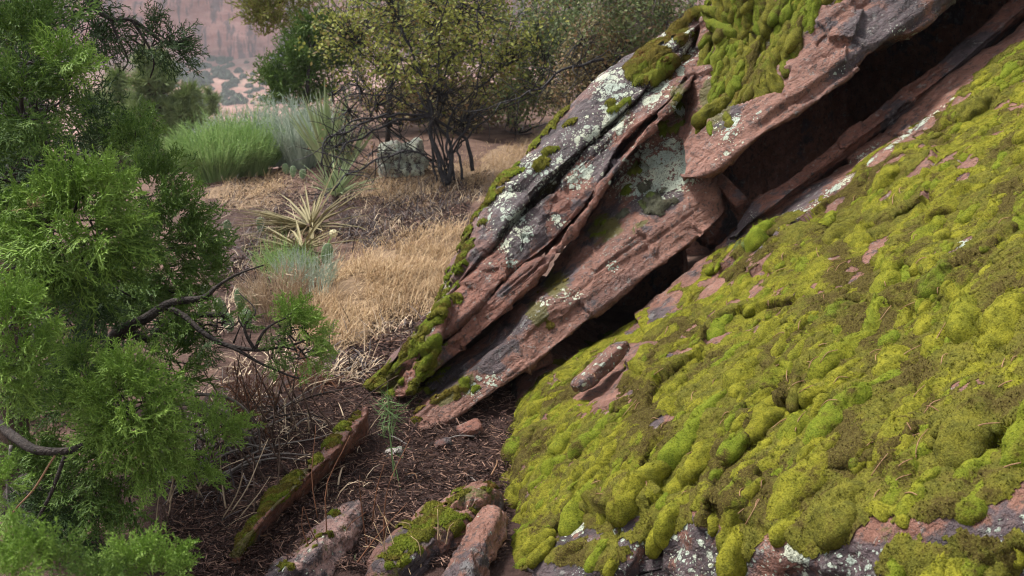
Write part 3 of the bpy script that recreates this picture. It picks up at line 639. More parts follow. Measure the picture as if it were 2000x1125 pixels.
# moss along the crest and the left end, and patches on the faces
P, Nn, q = np.concatenate(allP), np.concatenate(allN), np.concatenate(allF)
px, py, pd = proj(P); facing = (Nn * (CAM - P)).sum(1) > -0.05
cen, rad, mid_ = [], [], []
edge = catmull(np.array([(716, 757, 0), (770, 715, 0), (830, 640, 0), (862, 594, 0), (874, 560, 0), (905, 488, 0), (926, 438, 0), (960, 372, 0), (1005, 323, 0)]), 90)
for (x, y, _) in edge:
    for _ in range(2):
        k = np.argmin((px - x - r.normal() * 7) ** 2 + (py - y - r.normal() * 7) ** 2 + (~facing) * 1e5); cen.append(P[k]); rad.append(r.uniform(0.012, 0.026)); mid_.append(0 if r.random() < .8 else 1)
for (x, y, sx, sy, n, rr, m) in [(1080, 250, 25, 30, 16, .025, 0), (1285, 120, 22, 18, 22, .034, 1), (1262, 145, 18, 12, 12, .03, 0), (1320, 75, 16, 8, 8, .026, 1), (1345, 30, 18, 10, 12, .03, 1), (1210, 205, 10, 5, 4, .02, 0), (1180, 445, 12, 10, 6, .014, 0),
      (1290, 395, 28, 14, 16, .022, 2), (1245, 335, 8, 6, 4, .02, 0), (1225, 372, 12, 6, 4, .018, 0), (1325, 200, 8, 14, 6, .022, 0), (1310, 255, 16, 8, 6, .02, 0), (830, 690, 16, 40, 34, .018, 0), (800, 735, 26, 26, 30, .018, 0), (760, 752, 28, 14, 24, .018, 0),
      (880, 775, 22, 10, 8, .014, 1), (915, 752, 8, 8, 4, .016, 0), (818, 825, 6, 12, 4, .016, 1), (1065, 612, 16, 16, 5, .012, 1), (1090, 560, 12, 12, 4, .012, 1), (1355, 70, 10, 12, 5, .022, 0), (1385, 20, 10, 10, 8, .03, 0)]:
    for _ in range(n):
        k = np.argmin((px - x - r.normal() * sx) ** 2 + (py - y - r.normal() * sy) ** 2 + (~facing) * 1e5); cen.append(P[k]); rad.append(rr * r.uniform(.7, 1.25)); mid_.append(m)
moss_layer(outcrop, P, q, Nn, np.array(cen), np.array(rad), [M_mosso, M_mossb, M_mossk], mid_, U0, 1.5, 0.5, 0.3, 170, None, None, 26000, 0.4, seed=5, fl=0.005)

# ------------------------------------------------------------------ the mossy boulder
A0 = unp(985, 850, 3.2)
def onP0(px, py): rr = ray(px, py); return CAM + rr * (((A0 - CAM) @ N0) / (rr @ N0))
BP = [(985, 850), (1000, 815), (1040, 765), (1110, 705)]
FRONT = [(976, 1330), (990, 1250), (1040, 1180), (1110, 1110), (1190, 1050), (1260, 1005), (1330, 1030), (1420, 1072), (1500, 1085), (1580, 1050), (1680, 1082), (1780, 1088), (1880, 1046), (2000, 1012), (2250, 960), (2600, 900)]
def uvP(p): q = np.asarray(p) - A0; return np.stack([q @ U0, q @ V0], -1)
fl = uvP(np.array([onP0(*p) for p in FRONT])); lf = uvP(np.array([onP0(985, 850)]))[0]
poly = np.concatenate([[[lf[0] - 0.02, 2.2]], [[lf[0], lf[1] + 0.25]], [lf], [uvP(onP0(974, 1000))], fl[1:], [[3.4, fl[-1, 1]]], [[3.4, 2.2]]])
st = 0.0050
uu_ = np.arange(poly[:, 0].min() - 0.45, 2.75, st); vv = np.arange(poly[:, 1].min() - 0.45, 1.75, st)
UUm, VVm = np.meshgrid(uu_, vv); q2 = np.stack([UUm, VVm], -1).reshape(-1, 2)
q2 = q2 + 0.02 * np.stack([perlin(np.c_[q2 * 6, 0 * q2[:, :1]] + 3), perlin(np.c_[q2 * 6, 0 * q2[:, :1]] + 9)], -1)
best = np.full(len(q2), 1e9); near = q2.copy()
for i in range(len(poly)):
    a, b = poly[i], poly[(i + 1) % len(poly)]; ab = b - a; t = np.clip(((q2 - a) @ ab) / (ab @ ab), 0, 1); c = a + t[:, None] * ab; d = np.linalg.norm(q2 - c, axis=1)
    k = d < best; best = np.where(k, d, best); near[k] = c[k]
ins = in_poly(q2[:, 0], q2[:, 1], [tuple(p) for p in poly]); sdist = np.where(ins, best, -best)
b2 = np.where(ins[:, None], q2, near + (q2 - near) * 0.12)
P = A0 + b2[:, :1] * U0 + b2[:, 1:] * V0
rnd = np.clip(0.09 - sdist, 0, None); rnd = np.minimum(rnd, 0.09) ** 2 / 0.18
P = P - N0 * rnd[:, None]; P[:, 2] -= np.where(ins, 0, best * 1.0)
P = P + N0 * ((fbm(P * 1.6 + 3, 4) * 0.07 + fbm(P * 6 + 1, 3) * 0.02) * sstep(-0.02, 0.1, sdist))[:, None]
ed_ = uvP(np.array([onP0(*p) for p in [(985, 850), (1000, 812), (1110, 700), (1300, 565), (1430, 465), (1520, 415), (1665, 305), (1885, 130), (2030, 10), (2300, -190)]])); vb = np.interp(b2[:, 0], ed_[:, 0], ed_[:, 1]); P = P - N0 * (0.45 * sstep(0.01, 0.14, b2[:, 1] - vb) * sstep(.15, .5, b2[:, 0] - ed_[0, 0]))[:, None]
Gd = P.reshape(len(vv), len(uu_), 3); Nn = gnormals(Gd).reshape(-1, 3)
P = P + Nn * (fbm(P * 14 + 2, 4) * 0.012 + facets(P, 1500, 77, P.min(0), P.max(0)) * 0.12 + (1 - sstep(-.02, .03, sdist)) * (fbm(P * 5, 4) * 0.09 + facets(P + 1, 700, 78, P.min(0), P.max(0)) * 0.05))[:, None]
Gd = P.reshape(Gd.shape); Nn = gnormals(Gd).reshape(-1, 3); bq = gridq(*Gd.shape[:2])
boulder = tag(empty('mossy_boulder', (0.9, 2.6, 0)), 'huge tilted boulder at right covered in bright green moss cushions', 'boulder')
bx_, by_, bd_ = proj(P)
TOPE = [(985, 850), (1000, 812), (1040, 762), (1110, 705), (1190, 650), (1300, 575), (1400, 492), (1500, 442), (1600, 385), (1700, 302), (1800, 235), (1850, 200), (2000, 82), (2300, -140), (2600, -380)]
BARE = [(1560, 422, 36, 12, 37), (1640, 362, 40, 12, 37), (1720, 305, 40, 12, 37), (1800, 250, 40, 12, 37), (1880, 190, 30, 9, 37), (1430, 500, 20, 10, 37), (1350, 545, 30, 12, 37), (1500, 690, 20, 10, 40), (1400, 820, 20, 12, 40), (1560, 880, 20, 12, 30), (1740, 960, 24, 12, 30), (1930, 760, 30, 14, 30), (1840, 700, 20, 12, 40), (1880, 350, 20, 10, 37), (1740, 440, 24, 10, 40), (1120, 900, 20, 12, 40), (1060, 830, 24, 12, 45), (1180, 745, 60, 30, 45), (1300, 595, 50, 18, 38), (1225, 690, 30, 18, 45), (1430, 600, 24, 14, 40), (1760, 595, 22, 12, 40), (1862, 640, 16, 10), (1790, 452, 16, 12, 40), (1600, 842, 20, 12), (1655, 850, 40, 10, 20), (1520, 1005, 34, 24), (1270, 812, 34, 22), (1855, 815, 36, 12, 30), (1988, 812, 24, 20, 20), (1830, 870, 30, 12, 40), (1890, 478, 24, 20),
        (1360, 760, 16), (1590, 720, 18, 14), (1700, 500, 22, 14, 40), (1480, 560, 24, 12, 40), (1285, 910, 14, 20), (1810, 320, 14, 8), (1650, 330, 14), (1945, 130, 10), (1100, 930, 10, 8), (1170, 970, 14, 10), (1950, 450, 16, 10), (1700, 560, 22, 10, 40), (1395, 560, 30, 12, 40), (1560, 460, 26, 12, 40)]
BROWN = [(1270, 815, 40, 30), (1450, 960, 70, 60), (1540, 750, 40, 40), (1660, 530, 50, 34), (1800, 750, 30, 60), (1690, 640, 40, 30), (1975, 390, 26, 30), (1480, 500, 60, 20, 40), (1750, 890, 30, 50), (1040, 880, 30, 20), (1330, 650, 40, 20, 40), (1110, 760, 50, 20, 40, .8), (1640, 390, 50, 20, 40), (1830, 250, 30), (1240, 770, 40, 30), (1120, 1085, 30, 30), (1720, 330, 40, 20, 40), (1900, 500, 50, 14, 30), (1660, 860, 30, 50), (1010, 950, 30, 60, 0, .7), (1600, 600, 50, 16, 40, .8)]
lichb = np.maximum(0.50 * (1 - sstep(.0, .08, sdist)) * (bx_ > 985), paint(P, [(1130, 1035, 40, 14, 20), (1215, 1060, 30, 40, 0, .8), (1330, 1090, 50, 30, 0, .8), (1560, 1075, 50, 40, 30), (1610, 1060, 30, 30), (1990, 815, 14), (1930, 1060, 30, 40, 0, .8), (1880, 480, 24, 18), (1955, 440, 20, 14), (1830, 510, 20, 16), (1210, 1110, 40, 20, 0, .6), (1740, 1080, 40, 20, 0, .6), (1640, 360, 120, 7, 37, 1.1), (1780, 255, 100, 6, 37, 1), (1540, 425, 40, 8, 37, 1), (1840, 1080, 30, 20, 0, .6), (1690, 300, 40, 8, 37, .8), (1500, 440, 30, 10, 37, 1)]))
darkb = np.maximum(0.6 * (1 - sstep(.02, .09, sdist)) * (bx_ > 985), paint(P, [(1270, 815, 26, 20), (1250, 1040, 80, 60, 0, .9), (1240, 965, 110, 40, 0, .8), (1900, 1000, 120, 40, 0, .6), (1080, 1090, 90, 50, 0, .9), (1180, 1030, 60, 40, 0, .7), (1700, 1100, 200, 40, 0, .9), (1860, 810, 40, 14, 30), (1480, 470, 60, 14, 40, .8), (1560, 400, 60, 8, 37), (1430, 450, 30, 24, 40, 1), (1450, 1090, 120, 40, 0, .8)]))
obj('rock', (P, [], bq), M_rockp, boulder, True, {'lich': lichb, 'dark': darkb, 'moss': np.where(sdist > 0.01, 0.22, 0.05) * in_poly(bx_, by_, TOPE + [(2400, 1200), (960, 1200)])})
# cushions
r = np.random.default_rng(8)
MPOLY = TOPE + [(2650, 760), (2300, 860), (2010, 905), (1960, 930), (1900, 945), (1800, 985), (1720, 1020), (1640, 945), (1540, 965), (1450, 1025), (1380, 1000), (1290, 990), (1255, 955), (1190, 962), (1120, 990), (1070, 1040), (1020, 1110), (975, 1120), (982, 960)]
def bare_at(x, y):
    m = 0
    for b in BARE:
        px_, py_, rx = b[:3]; ry = b[3] if len(b) > 3 else rx; a = R(b[4]) if len(b) > 4 else 0
        dx, dy = x - px_, y - py_; u = dx * math.cos(a) - dy * math.sin(a); v = dx * math.sin(a) + dy * math.cos(a); m = max(m, math.exp(-((u / rx) ** 2 + (v / ry) ** 2) * 0.6))
    return m
cen, rad = [], []
def wU(p): q = np.asarray(p) - A0; return np.array([(q @ U0) / 1.75, q @ V0])
acc_c, acc_r = np.zeros((0, 2)), np.zeros(0)
for npt, lo, hi, sp in ((900, 0.052, 0.082, .68), (3200, 0.028, 0.050, .53), (8000, 0.013, 0.028, .46)):
    for (x, y) in sample_poly(MPOLY, npt, r):
        R_ = r.uniform(lo, hi); p = onP0(x, y); bb = bare_at(x, y); rp = R_ * F / 2.7
        if bb > 0.30 or (R_ > 0.034 and bb > 0.10): continue
        R_ = R_ * (0.72 + 0.35 * min(1, max(0.2, (x - 950) / 700))); c2_ = wU(p)
        if len(acc_r) and (np.linalg.norm(acc_c - c2_, axis=1) < sp * (acc_r + R_)).any(): continue
        acc_c = np.concatenate([acc_c, c2_[None]]); acc_r = np.append(acc_r, R_)
        cen.append(p); rad.append(R_)
for (x, y, R_) in [(1650, 985, .065), (1540, 1020, .03), (1440, 1050, .05), (1290, 1030, .035), (1180, 1000, .03), (1210, 1015, .03), (1020, 1050, .05), (1750, 1105, .03), (1830, 1108, .035), (1870, 1112, .035), (1900, 1108, .03), (1990, 1075, .02), (1010, 960, .05), (1000, 900, .04), (1940, 1115, .03), (1110, 1080, .03), (1175, 1075, .035), (1200, 1095, .025), (1060, 1075, .03)]:
    cen.append(onP0(x, y)); rad.append(R_)
cen = np.array(cen); rad = np.array(rad)
# sit each centre on the rock's real surface (also down the front face)
cx_, cy_, _ = proj(cen); vis = ((Nn * (CAM - P)).sum(1) > 0)
sub = np.where(vis & (bx_ > 900) & (bx_ < 2500) & (by_ > -200) & (by_ < 1300))[0]
for i in range(len(cen)):
    if cx_[i] < 2400 and cy_[i] > -150:
        k = sub[np.argmin((bx_[sub] - cx_[i]) ** 2 + (by_[sub] - cy_[i]) ** 2)]; cen[i] = P[k]
matid = [2 if (abs(cx_[i] - 1430) < 45 and abs(cy_[i] - 455) < 30) else (1 if r.random() < 0.10 else 0) for i in range(len(cen))]
brown = paint(P, BROWN)
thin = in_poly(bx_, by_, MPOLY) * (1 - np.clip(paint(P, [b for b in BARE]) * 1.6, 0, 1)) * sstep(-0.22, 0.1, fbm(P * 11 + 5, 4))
kk = np.array([sub[np.argmin(((P[sub] - c) ** 2).sum(1))] for c in cen])
nn_ = Nn[kk]; nn_ = np.where(((CAM - cen) * nn_).sum(1)[:, None] < 0, -nn_, nn_); nn_ = nrm(0.7 * N0 + 0.3 * nn_)
dn = -(0.74 * U0 + 0.62 * V0)[None] + 0.20 * r.normal(size=cen.shape)
bb = brown[kk]; asp = r.uniform(1.5, 3.4, len(cen))
moss_layer(boulder, P, bq, Nn, cen + 0.012 * N0, rad * 1.34, [M_moss, M_mosso, M_mossk], [1 if m == 0 else m for m in matid], U0, 1.8, 0.12, 0.2, 0, thin, brown + .30, 90000, 0.35, seed=6, fl=.0055, lumps=3600)  # browner base layer: old moss, plus shade painted into hollows between cushions
blob_moss(boulder, cen, nn_, dn, rad * .92 * asp ** .7, rad * .92 / asp ** .3, rad * r.uniform(.66, .98, len(cen)), [M_moss, M_mosso, M_mossk], matid, bb * .9 + np.clip(r.normal(size=len(cen)) * .22, -.2, .5) - .05, 61, 300, 115, .0065)

# shelf of thin strata inside the crevice (part of the boulder's bedrock)
K1 = [(1430, 480), (1470, 452), (1520, 425), (1600, 362), (1665, 312), (1765, 232), (1885, 138), (2030, 15), (2300, -190)]
K2 = [(1436, 462), (1476, 424), (1522, 392), (1592, 335), (1652, 288), (1745, 222), (1865, 132), (2010, 8), (2300, -205)]
K3 = [(1440, 440), (1482, 388), (1524, 358), (1575, 315), (1640, 265), (1732, 196), (1852, 110), (1995, -12), (2300, -240)]
k1 = np.array([onP0(x, y) for x, y in K1]); k2 = np.array([unp(x, y, (onP0(*K1[i]) - CAM) @ FW - 0.03) for i, (x, y) in enumerate(K2)]); k3 = np.array([unp(x, y, (onP0(*K1[i]) - CAM) @ FW + 0.05) for i, (x, y) in enumerate(K3)])
Gd, _ = loft([k1 + np.array([0, .12, -.05]), k1 + np.array([0, .05, 0]), k2, k3, k3 + np.array([0, .05, -.015]), k3 + np.array([.02, .12, -.6])], 240, [4, 12, 14, 14, 8]); Gd = soften(Gd, 1); Gd = rough_rock(Gd, 0.55, 3, 1.5)
Pk = Gd.reshape(-1, 3)
obj('rock_shelf', (Pk, [], gridq(*Gd.shape[:2])), M_rock, boulder, True, {'lich': paint(Pk, [(1470, 420, 24, 14, 40, .5)]), 'dark': paint(Pk, [(1450, 440, 50, 30, 40), (1750, 230, 60, 20, 37, .5), (1900, 90, 100, 40, 37, .8)]), 'moss': 0 * Pk[:, 0]})

# ------------------------------------------------------------------ loose stones
def stone(name, p0, p1, width, thick, nvec, mat, label=None, cat='stone', group=None, n=18, pw=4.0, seed=0, lich=0.3, dark=0.2, moss=0.0, rough=1.0, parent=None, taper=0.0):
    p0, p1 = np.array(p0, float), np.array(p1, float); L = np.linalg.norm(p1 - p0); ax = (p1 - p0) / L; nn = np.array(nvec, float); nn = nrm(nn - ax * (nn @ ax)); sd_ = np.cross(nn, ax)
    g = np.linspace(-1, 1, n); a, b = np.meshgrid(g, g); mb = MB(); o = np.ones_like(a); fs = [(a, b, o), (b, a, -o), (o, a, b), (-o, b, a), (b, o, a), (a, -o, b)]
    V = np.concatenate([np.stack(f, -1).reshape(-1, 3) for f in fs]); Q = np.concatenate([gridq(n, n) + k * n * n for k in range(6)])
    key = np.round(V * 1e5).astype(np.int64); _, fi, inv = np.unique(key, axis=0, return_index=True, return_inverse=True); V = V[fi]; Q = inv.ravel()[Q]
    V = V / ((np.abs(V) ** pw).sum(1) ** (1 / pw))[:, None]
    Vt = V.copy(); Vt[:, 1] *= 1 - taper * V[:, 0]; Vt[:, 2] *= 1 - 0.5 * taper * V[:, 0]
    W = (p0 + p1) / 2 + Vt[:, :1] * ax * L / 2 + Vt[:, 1:2] * sd_ * width / 2 + Vt[:, 2:] * nn * thick / 2
    Nv = nrm(V[:, :1] * ax / L + V[:, 1:2] * sd_ / width + V[:, 2:] * nn / thick); s_ = min(L, max(width, thick))
    d = fbm(W / s_ * 1.8 + seed * 3.1, 4) * 0.16 * s_ + facets(W, 60, 200 + seed, W.min(0), W.max(0)) * 0.22 + fbm(W / s_ * 9 + seed, 3) * 0.02 * s_
    W = W + Nv * (d * rough)[:, None]
    up = np.clip(Nv[:, 2], 0, 1)
    o = obj(name, (W, [], Q), mat, parent, True, {'lich': np.full(len(W), lich), 'dark': np.full(len(W), dark), 'moss': moss * up})
    if parent is None and label: tag(o, label, cat, group)
    return o, W, Nv, Q
def moss_on(parent, W, Nv, Q, spots, rr, mats, mid, seed, fuzz=4000, asp=1.4, udir=U0, keep=40, spread=10, hk=.5, fl=0.005):
    r = np.random.default_rng(seed); x, y, _ = proj(W); fc = (Nv * (CAM - W)).sum(1) > 0; c, rd, mi = [], [], []
    for (sx, sy, n, sp) in spots:
        for _ in range(n):
            k = np.argmin((x - sx - r.normal() * sp) ** 2 + (y - sy - r.normal() * sp) ** 2 + (~fc) * 1e6); c.append(W[k]); rd.append(rr * r.uniform(.7, 1.3)); mi.append(mid if mid is not None else int(r.random() < .3))
    moss_layer(parent, W, Q, Nv, np.array(c), np.array(rd), mats, mi, udir, asp, hk, 0.3, keep, None, None, fuzz, 0.4, seed=seed, fl=fl)

# long plank of rock at lower centre
n5 = 140
PB = [(712, 862), (690, 885), (650, 930), (600, 975), (545, 1020), (500, 1075), (480, 1110)]
PT = [(716, 797), (700, 826), (660, 876), (600, 932), (530, 998), (478, 1058), (455, 1090)]
PL = [(700, 800), (676, 822), (635, 866), (572, 920), (508, 988), (462, 1045), (440, 1080)]
HT = [.12, .13, .13, .13, .12, .09, .06]
r0 = np.array([gnd(x, y, -0.01) for x, y in PB]); r1 = np.array([gnd(x, y, h) for (x, y), h in zip(PT, HT)]); r2 = np.array([gnd(x, y, h - .01) for (x, y), h in zip(PL, HT)])
r3 = r2 + np.array([-.05, .06, -.16])
Gd, _ = loft([r0 + np.array([.01, -.01, -.06]), r0, r1, r2, r3], n5, [4, 16, 12, 10]); Gd = soften(Gd, 1); Gd = rough_rock(Gd, 0.9, 12, 1.3)
Pp = Gd.reshape(-1, 3); Np = gnormals(Gd).reshape(-1, 3); qp = gridq(*Gd.shape[:2])
plank = tag(empty('stone_slab', (float(Pp[:, 0].mean()), float(Pp[:, 1].mean()), 0)), 'long narrow red stone slab standing on edge in litter, its upper edge mossy', 'stone')
obj('rock', (Pp, [], qp), M_rock, plank, True, {'lich': 0.12 + 0 * Pp[:, 0], 'dark': paint(Pp, [(520, 1060, 40, 30, 40, .7), (590, 980, 60, 12, 40, .4)]), 'moss': paint(Pp, [(660, 840, 60, 12, 50, .9), (560, 950, 80, 16, 45, .9), (470, 1060, 40, 30, 45, 1)])})
moss_on(plank, Pp, Np, qp, [(690, 815, 8, 6), (670, 835, 8, 7), (640, 862, 12, 8), (605, 893, 12, 9), (575, 925, 12, 9), (545, 955, 12, 9), (515, 985, 12, 9), (490, 1022, 12, 9), (470, 1050, 12, 10)], .017, [M_mosso, M_mossb], None, 31, 7000, keep=60)
# three stones at the bottom
gp = lambda x, y, h=0: gnd(x, y, h)
st_a = tag(empty('grey_stone', gp(630, 1080)), 'grey pink stone with lichen crust lying at the bottom edge left of centre', 'stone')
o, W, Nv, Q = stone('rock', gp(678, 1008, .02), gp(570, 1140, .01), .16, .08, (-.5, -.2, .8), M_rockg, n=34, seed=1, lich=.2, dark=.4, moss=.3, pw=7, rough=1.0, parent=st_a)
moss_on(st_a, W, Nv, Q, [(650, 1005, 3, 4), (560, 1105, 6, 6), (600, 1060, 3, 6), (630, 1040, 3, 6)], .012, [M_mosso, M_mossb], 0, 32, 1200)
st_b = tag(empty('mossy_stone', gp(850, 1040)), 'pink stone with dark green moss patches at bottom centre beside the boulder', 'stone')
o, W, Nv, Q = stone('rock', gp(955, 968, .035), gp(740, 1145, .01), .16, .12, (-.45, -.35, .8), M_rockp, n=40, seed=2, lich=.15, dark=.2, moss=.45, parent=st_b)
moss_on(st_b, W, Nv, Q, [(860, 1000, 16, 16), (830, 1030, 16, 14), (880, 1020, 16, 16), (800, 1060, 12, 12), (960, 955, 6, 6), (770, 1095, 10, 10), (900, 965, 8, 8), (845, 985, 8, 8)], .016, [M_mosso, M_mossb], None, 33, 5000, keep=60)
stone('red_slab', gp(968, 1000, .08), gp(888, 1165, .05), .085, .07, (-.5, -.5, .7), M_rockp, 'bare reddish slab leaning against the left foot of the mossy boulder', 'stone', n=30, seed=3, lich=.16, dark=.25, moss=.05)
# wedge in the crevice and a dark block below it
stone('wedge_stone', unp(1396, 342, 3.72), unp(1452, 404, 3.62), .05, .07, (-.2, -.9, .3), M_rock, 'small reddish wedge stone jammed in the black crevice', 'stone', n=20, seed=4, lich=0, dark=.2, taper=-.2, rough=.4, pw=7)
stone('crevice_block', unp(1420, 410, 3.78), unp(1370, 475, 3.75), .10, .12, (-.5, -.5, .7), M_rock, 'dim purplish block inside the crevice below the wedge stone', 'stone', n=16, seed=5, lich=0.1, dark=.4)
# flat stone resting on the moss
p0, p1 = onP0(1140, 782), onP0(1232, 690)
stone('flat_stone', p0 + N0 * .045, p1 + N0 * .035, .075, .045, N0, M_rockp, 'flat red flake of stone with grey lichen resting on the moss', 'stone', n=26, seed=6, lich=.4, dark=.35, rough=.35, pw=5)
for i, (x, y, s_, lab) in enumerate([(918, 845, .075, 'small smooth red stone under the tip of the overhanging slab'), (865, 872, .05, 'flat reddish chip of stone in the litter below the slab tip'), (770, 890, .05, 'small cream coloured stone in the litter by a thin green stem'),
      (705, 985, .04, 'small pinkish stone in the litter above the grey stone'), (1052, 712, .09, 'dim flake of stone lying in the mouth of the crevice'), (800, 1010, .03, 'tiny dark red stone left of the mossy stone'), (735, 952, .03, 'tiny brown stone in the middle of the litter')]):
    p = gp(x, y, s_ * .25) if y > 760 else unp(x, y, 3.5)
    stone('pebble', p + np.array([-s_ / 2, 0, 0]), p + np.array([s_ / 2, s_ * .3, s_ * .25]), s_ * .8, s_ * .45, (-.3, -.2, .9), M_rockw if i == 2 else M_rock if i in (0, 1, 4) else M_rockg, lab, 'stone', n=10, seed=40 + i, lich=0.05, dark=.1)
# pale boulder under the shrub, small stone in the grass
p = gp(785, 318, .12)
stone('pale_boulder', p + np.array([-.20, .05, -.02]), p + np.array([.17, .05, .02]), .30, .30, (0, -.2, 1), M_rockw, 'pale lichen covered boulder half hidden under the dark stemmed shrub', 'boulder', n=24, seed=50, lich=.35, dark=.45, pw=7, rough=1.6)
p = gp(797, 526, .01)
stone('grey_pebble', p + np.array([-.03, 0, 0]), p + np.array([.03, .02, 0]), .05, .035, (0, 0, 1), M_rockw, 'small grey stone lying in the golden grass', 'stone', n=8, seed=51, lich=0, dark=.2)

# ------------------------------------------------------------------ dry grass, litter (nobody could count them)
r = np.random.default_rng(14)
def cover(name, polys, mat, label, cat, lmin, lmax, wd, up=1.0, bend=(0.1, 0.6), spread=0.8, lean=(0, 0, 0), seg=3):
    mb = MB()
    for poly_, n in polys:
        xy = sample_poly(poly_, int(n * 1.25), r); xy = xy + r.normal(size=xy.shape) * np.array([26, 9]); p = gnds(xy[:, 0], xy[:, 1])
        cl = fbm(p * 3.2 + 7 + len(name), 3); keep = cl > (-0.26 if name == 'golden_grass' else -0.10) + 0.30 * r.random(len(p)); p = p[keep]; n_ = len(p)
        d = np.stack([r.normal(size=n_) * spread, r.normal(size=n_) * spread, np.abs(r.normal(size=n_)) * .4 + up], -1) + np.array(lean)
        v, t, q_ = blades(p - np.array([0, 0, .01]), d, r.uniform(lmin, lmax, n_), wd * r.uniform(.6, 1.3, n_), r.uniform(*bend, n_), seg); mb.add(v, t, q_)
    return tag(obj(name, mb, mat, None, False), label, cat, kind='stuff')
cover('golden_grass', [(GOLD[0], 15000), (GOLD[1], 2600), (GOLD[2], 3200), (GOLD[3], 1800), (GOLD[4], 700), (GOLD[5], 700)], M_gold, 'fine golden dry grass growing beside the outcrop', 'grass', .06, .25, .0042, 0.6, (.2, .9), .95, (.25, -.15, 0), 4)
cover('straw', [([(620, 700), (720, 620), (860, 560), (830, 640), (720, 750), (640, 760)], 900), ([(640, 400), (950, 340), (900, 440), (700, 480)], 1400), ([(420, 780), (640, 760), (560, 880), (420, 980)], 500), ([(860, 340), (1060, 270), (1040, 300), (920, 420)], 900), ([(560, 345), (880, 330), (900, 400), (640, 400)], 900), ([(430, 560), (520, 470), (640, 480), (600, 640), (640, 720), (500, 760), (420, 720)], 1500), ([(420, 400), (560, 380), (640, 420), (560, 480), (430, 470)], 900), ([(400, 1000), (560, 1060), (700, 1000), (720, 880), (620, 800), (430, 950)], 200)],
      M_straw, 'pale bent straw scattered over the dark litter', 'dry grass', .10, .26, .005, 0.35, (.2, .9), 1.0, seg=4)
cover('dead_leaf_mat', [([(650, 400), (770, 390), (830, 400), (860, 440), (760, 470), (660, 490)], 2600), ([(760, 380), (960, 330), (920, 420), (850, 450)], 2200), ([(430, 335), (700, 330), (860, 345), (850, 385), (600, 400), (430, 390)], 1600), ([(640, 690), (700, 640), (850, 600), (830, 650), (700, 740)], 900), ([(400, 370), (540, 380), (560, 470), (500, 560), (410, 520)], 1500), ([(330, 900), (470, 760), (560, 800), (460, 1000)], 700)],
      M_deadg, 'mat of dark weathered dead leaves and stalks on the slope', 'dead leaves', .10, .28, .006, 0.28, (.2, .8), 1.0, (-.3, -.5, 0), seg=4)
xy = sample_poly([(300, 1130), (330, 960), (450, 900), (560, 800), (720, 740), (1000, 740), (1010, 800), (985, 1130)], 15000, r); p = gnds(xy[:, 0], xy[:, 1]); n = len(p)
d = nrm(np.stack([r.normal(size=n), r.normal(size=n), r.normal(size=n) * .28], -1)); L = r.uniform(.010, .038, n)[:, None]; p = p + np.array([0, 0, .006]) + np.stack([0 * L[:, 0], 0 * L[:, 0], r.random(n) * .012], -1)
v, t, q_ = prisms(p - d * L / 2, p + d * L / 2, r.uniform(.0016, .0042, n)); mb = MB(); mb.add(v, t, q_)
tag(obj('needle_litter', mb, M_litter, None, False), 'dark litter of rotting needles and twig bits between the rocks', 'litter', kind='stuff')
xy = sample_poly([(640, 760), (700, 620), (860, 560), (820, 640), (760, 760)], 1500, r); xy = np.concatenate([xy, sample_poly([(650, 470), (780, 390), (960, 330), (900, 430), (760, 480)], 4200, r), sample_poly([(420, 560), (560, 380), (640, 440), (560, 600)], 3000, r), sample_poly([(430, 335), (860, 335), (860, 400), (430, 410)], 2600, r)])
p = gnds(xy[:, 0], xy[:, 1]); n = len(p); d = nrm(np.stack([r.normal(size=n), r.normal(size=n), r.normal(size=n) * .3], -1)); L = r.uniform(.02, .09, n)[:, None]
v, t, q_ = prisms(p - d * L / 2, p + d * L / 2, r.uniform(.003, .009, n)); mb = MB(); mb.add(v, t, q_)
tag(obj('twig_litter', mb, M_litter, None, False), 'dark twiggy litter spread over the slope behind the outcrop', 'litter', kind='stuff')
# single twigs lying in the litter
for i in range(26):
    x, y = sample_poly([(560, 900), (760, 800), (980, 800), (970, 930), (700, 1080), (500, 1080)], 1, r)[0]; p = gp(x, y, .015); a = r.uniform(0, 6.28); L = r.uniform(.05, .14)
    mb = MB(); dv = np.array([math.cos(a), math.sin(a), 0]); tube(mb, [p - dv * L / 2, p + np.array([0, 0, .006]) + r.normal(size=3) * .006, p + dv * L / 2], .0028, .0016, 5, 7)
    tag(obj('twig', mb, M_needle if i % 2 else M_barkg), 'thin bare twig lying in the dark litter', 'twig', 'twigs lying in the litter between the rocks')
# pine needles fallen on the moss
NE = [(1770, 695, 60, 10), (1790, 850, 70, -25), (1800, 865, 50, 40), (1790, 770, 40, 25), (1580, 710, 40, -60), (1590, 705, 36, 30), (1760, 370, 40, 60), (1745, 385, 60, 60), (1560, 312, 40, 10), (1640, 740, 26, 0), (1785, 1000, 46, 25), (1520, 715, 30, 10), (1470, 1000, 46, 40), (1440, 1010, 30, 10), (1450, 960, 36, 60), (1480, 980, 40, 55), (1230, 800, 46, 20), (1245, 790, 36, 50), (1170, 965, 30, -50), (1160, 945, 30, -20), (1700, 870, 40, 30), (1510, 1010, 36, 30), (1890, 290, 40, 20), (1990, 225, 30, 50), (1960, 430, 30, 0), (1200, 670, 36, 60), (1395, 745, 20, 50), (1305, 640, 26, 70), (1420, 590, 20, 60), (1670, 385, 26, 40), (1640, 520, 40, 30), (1530, 500, 34, 60), (1565, 630, 40, 50), (1720, 910, 36, 15), (1500, 590, 24, 70), (1740, 300, 30, 10)]
dg = bpy.context.evaluated_depsgraph_get()
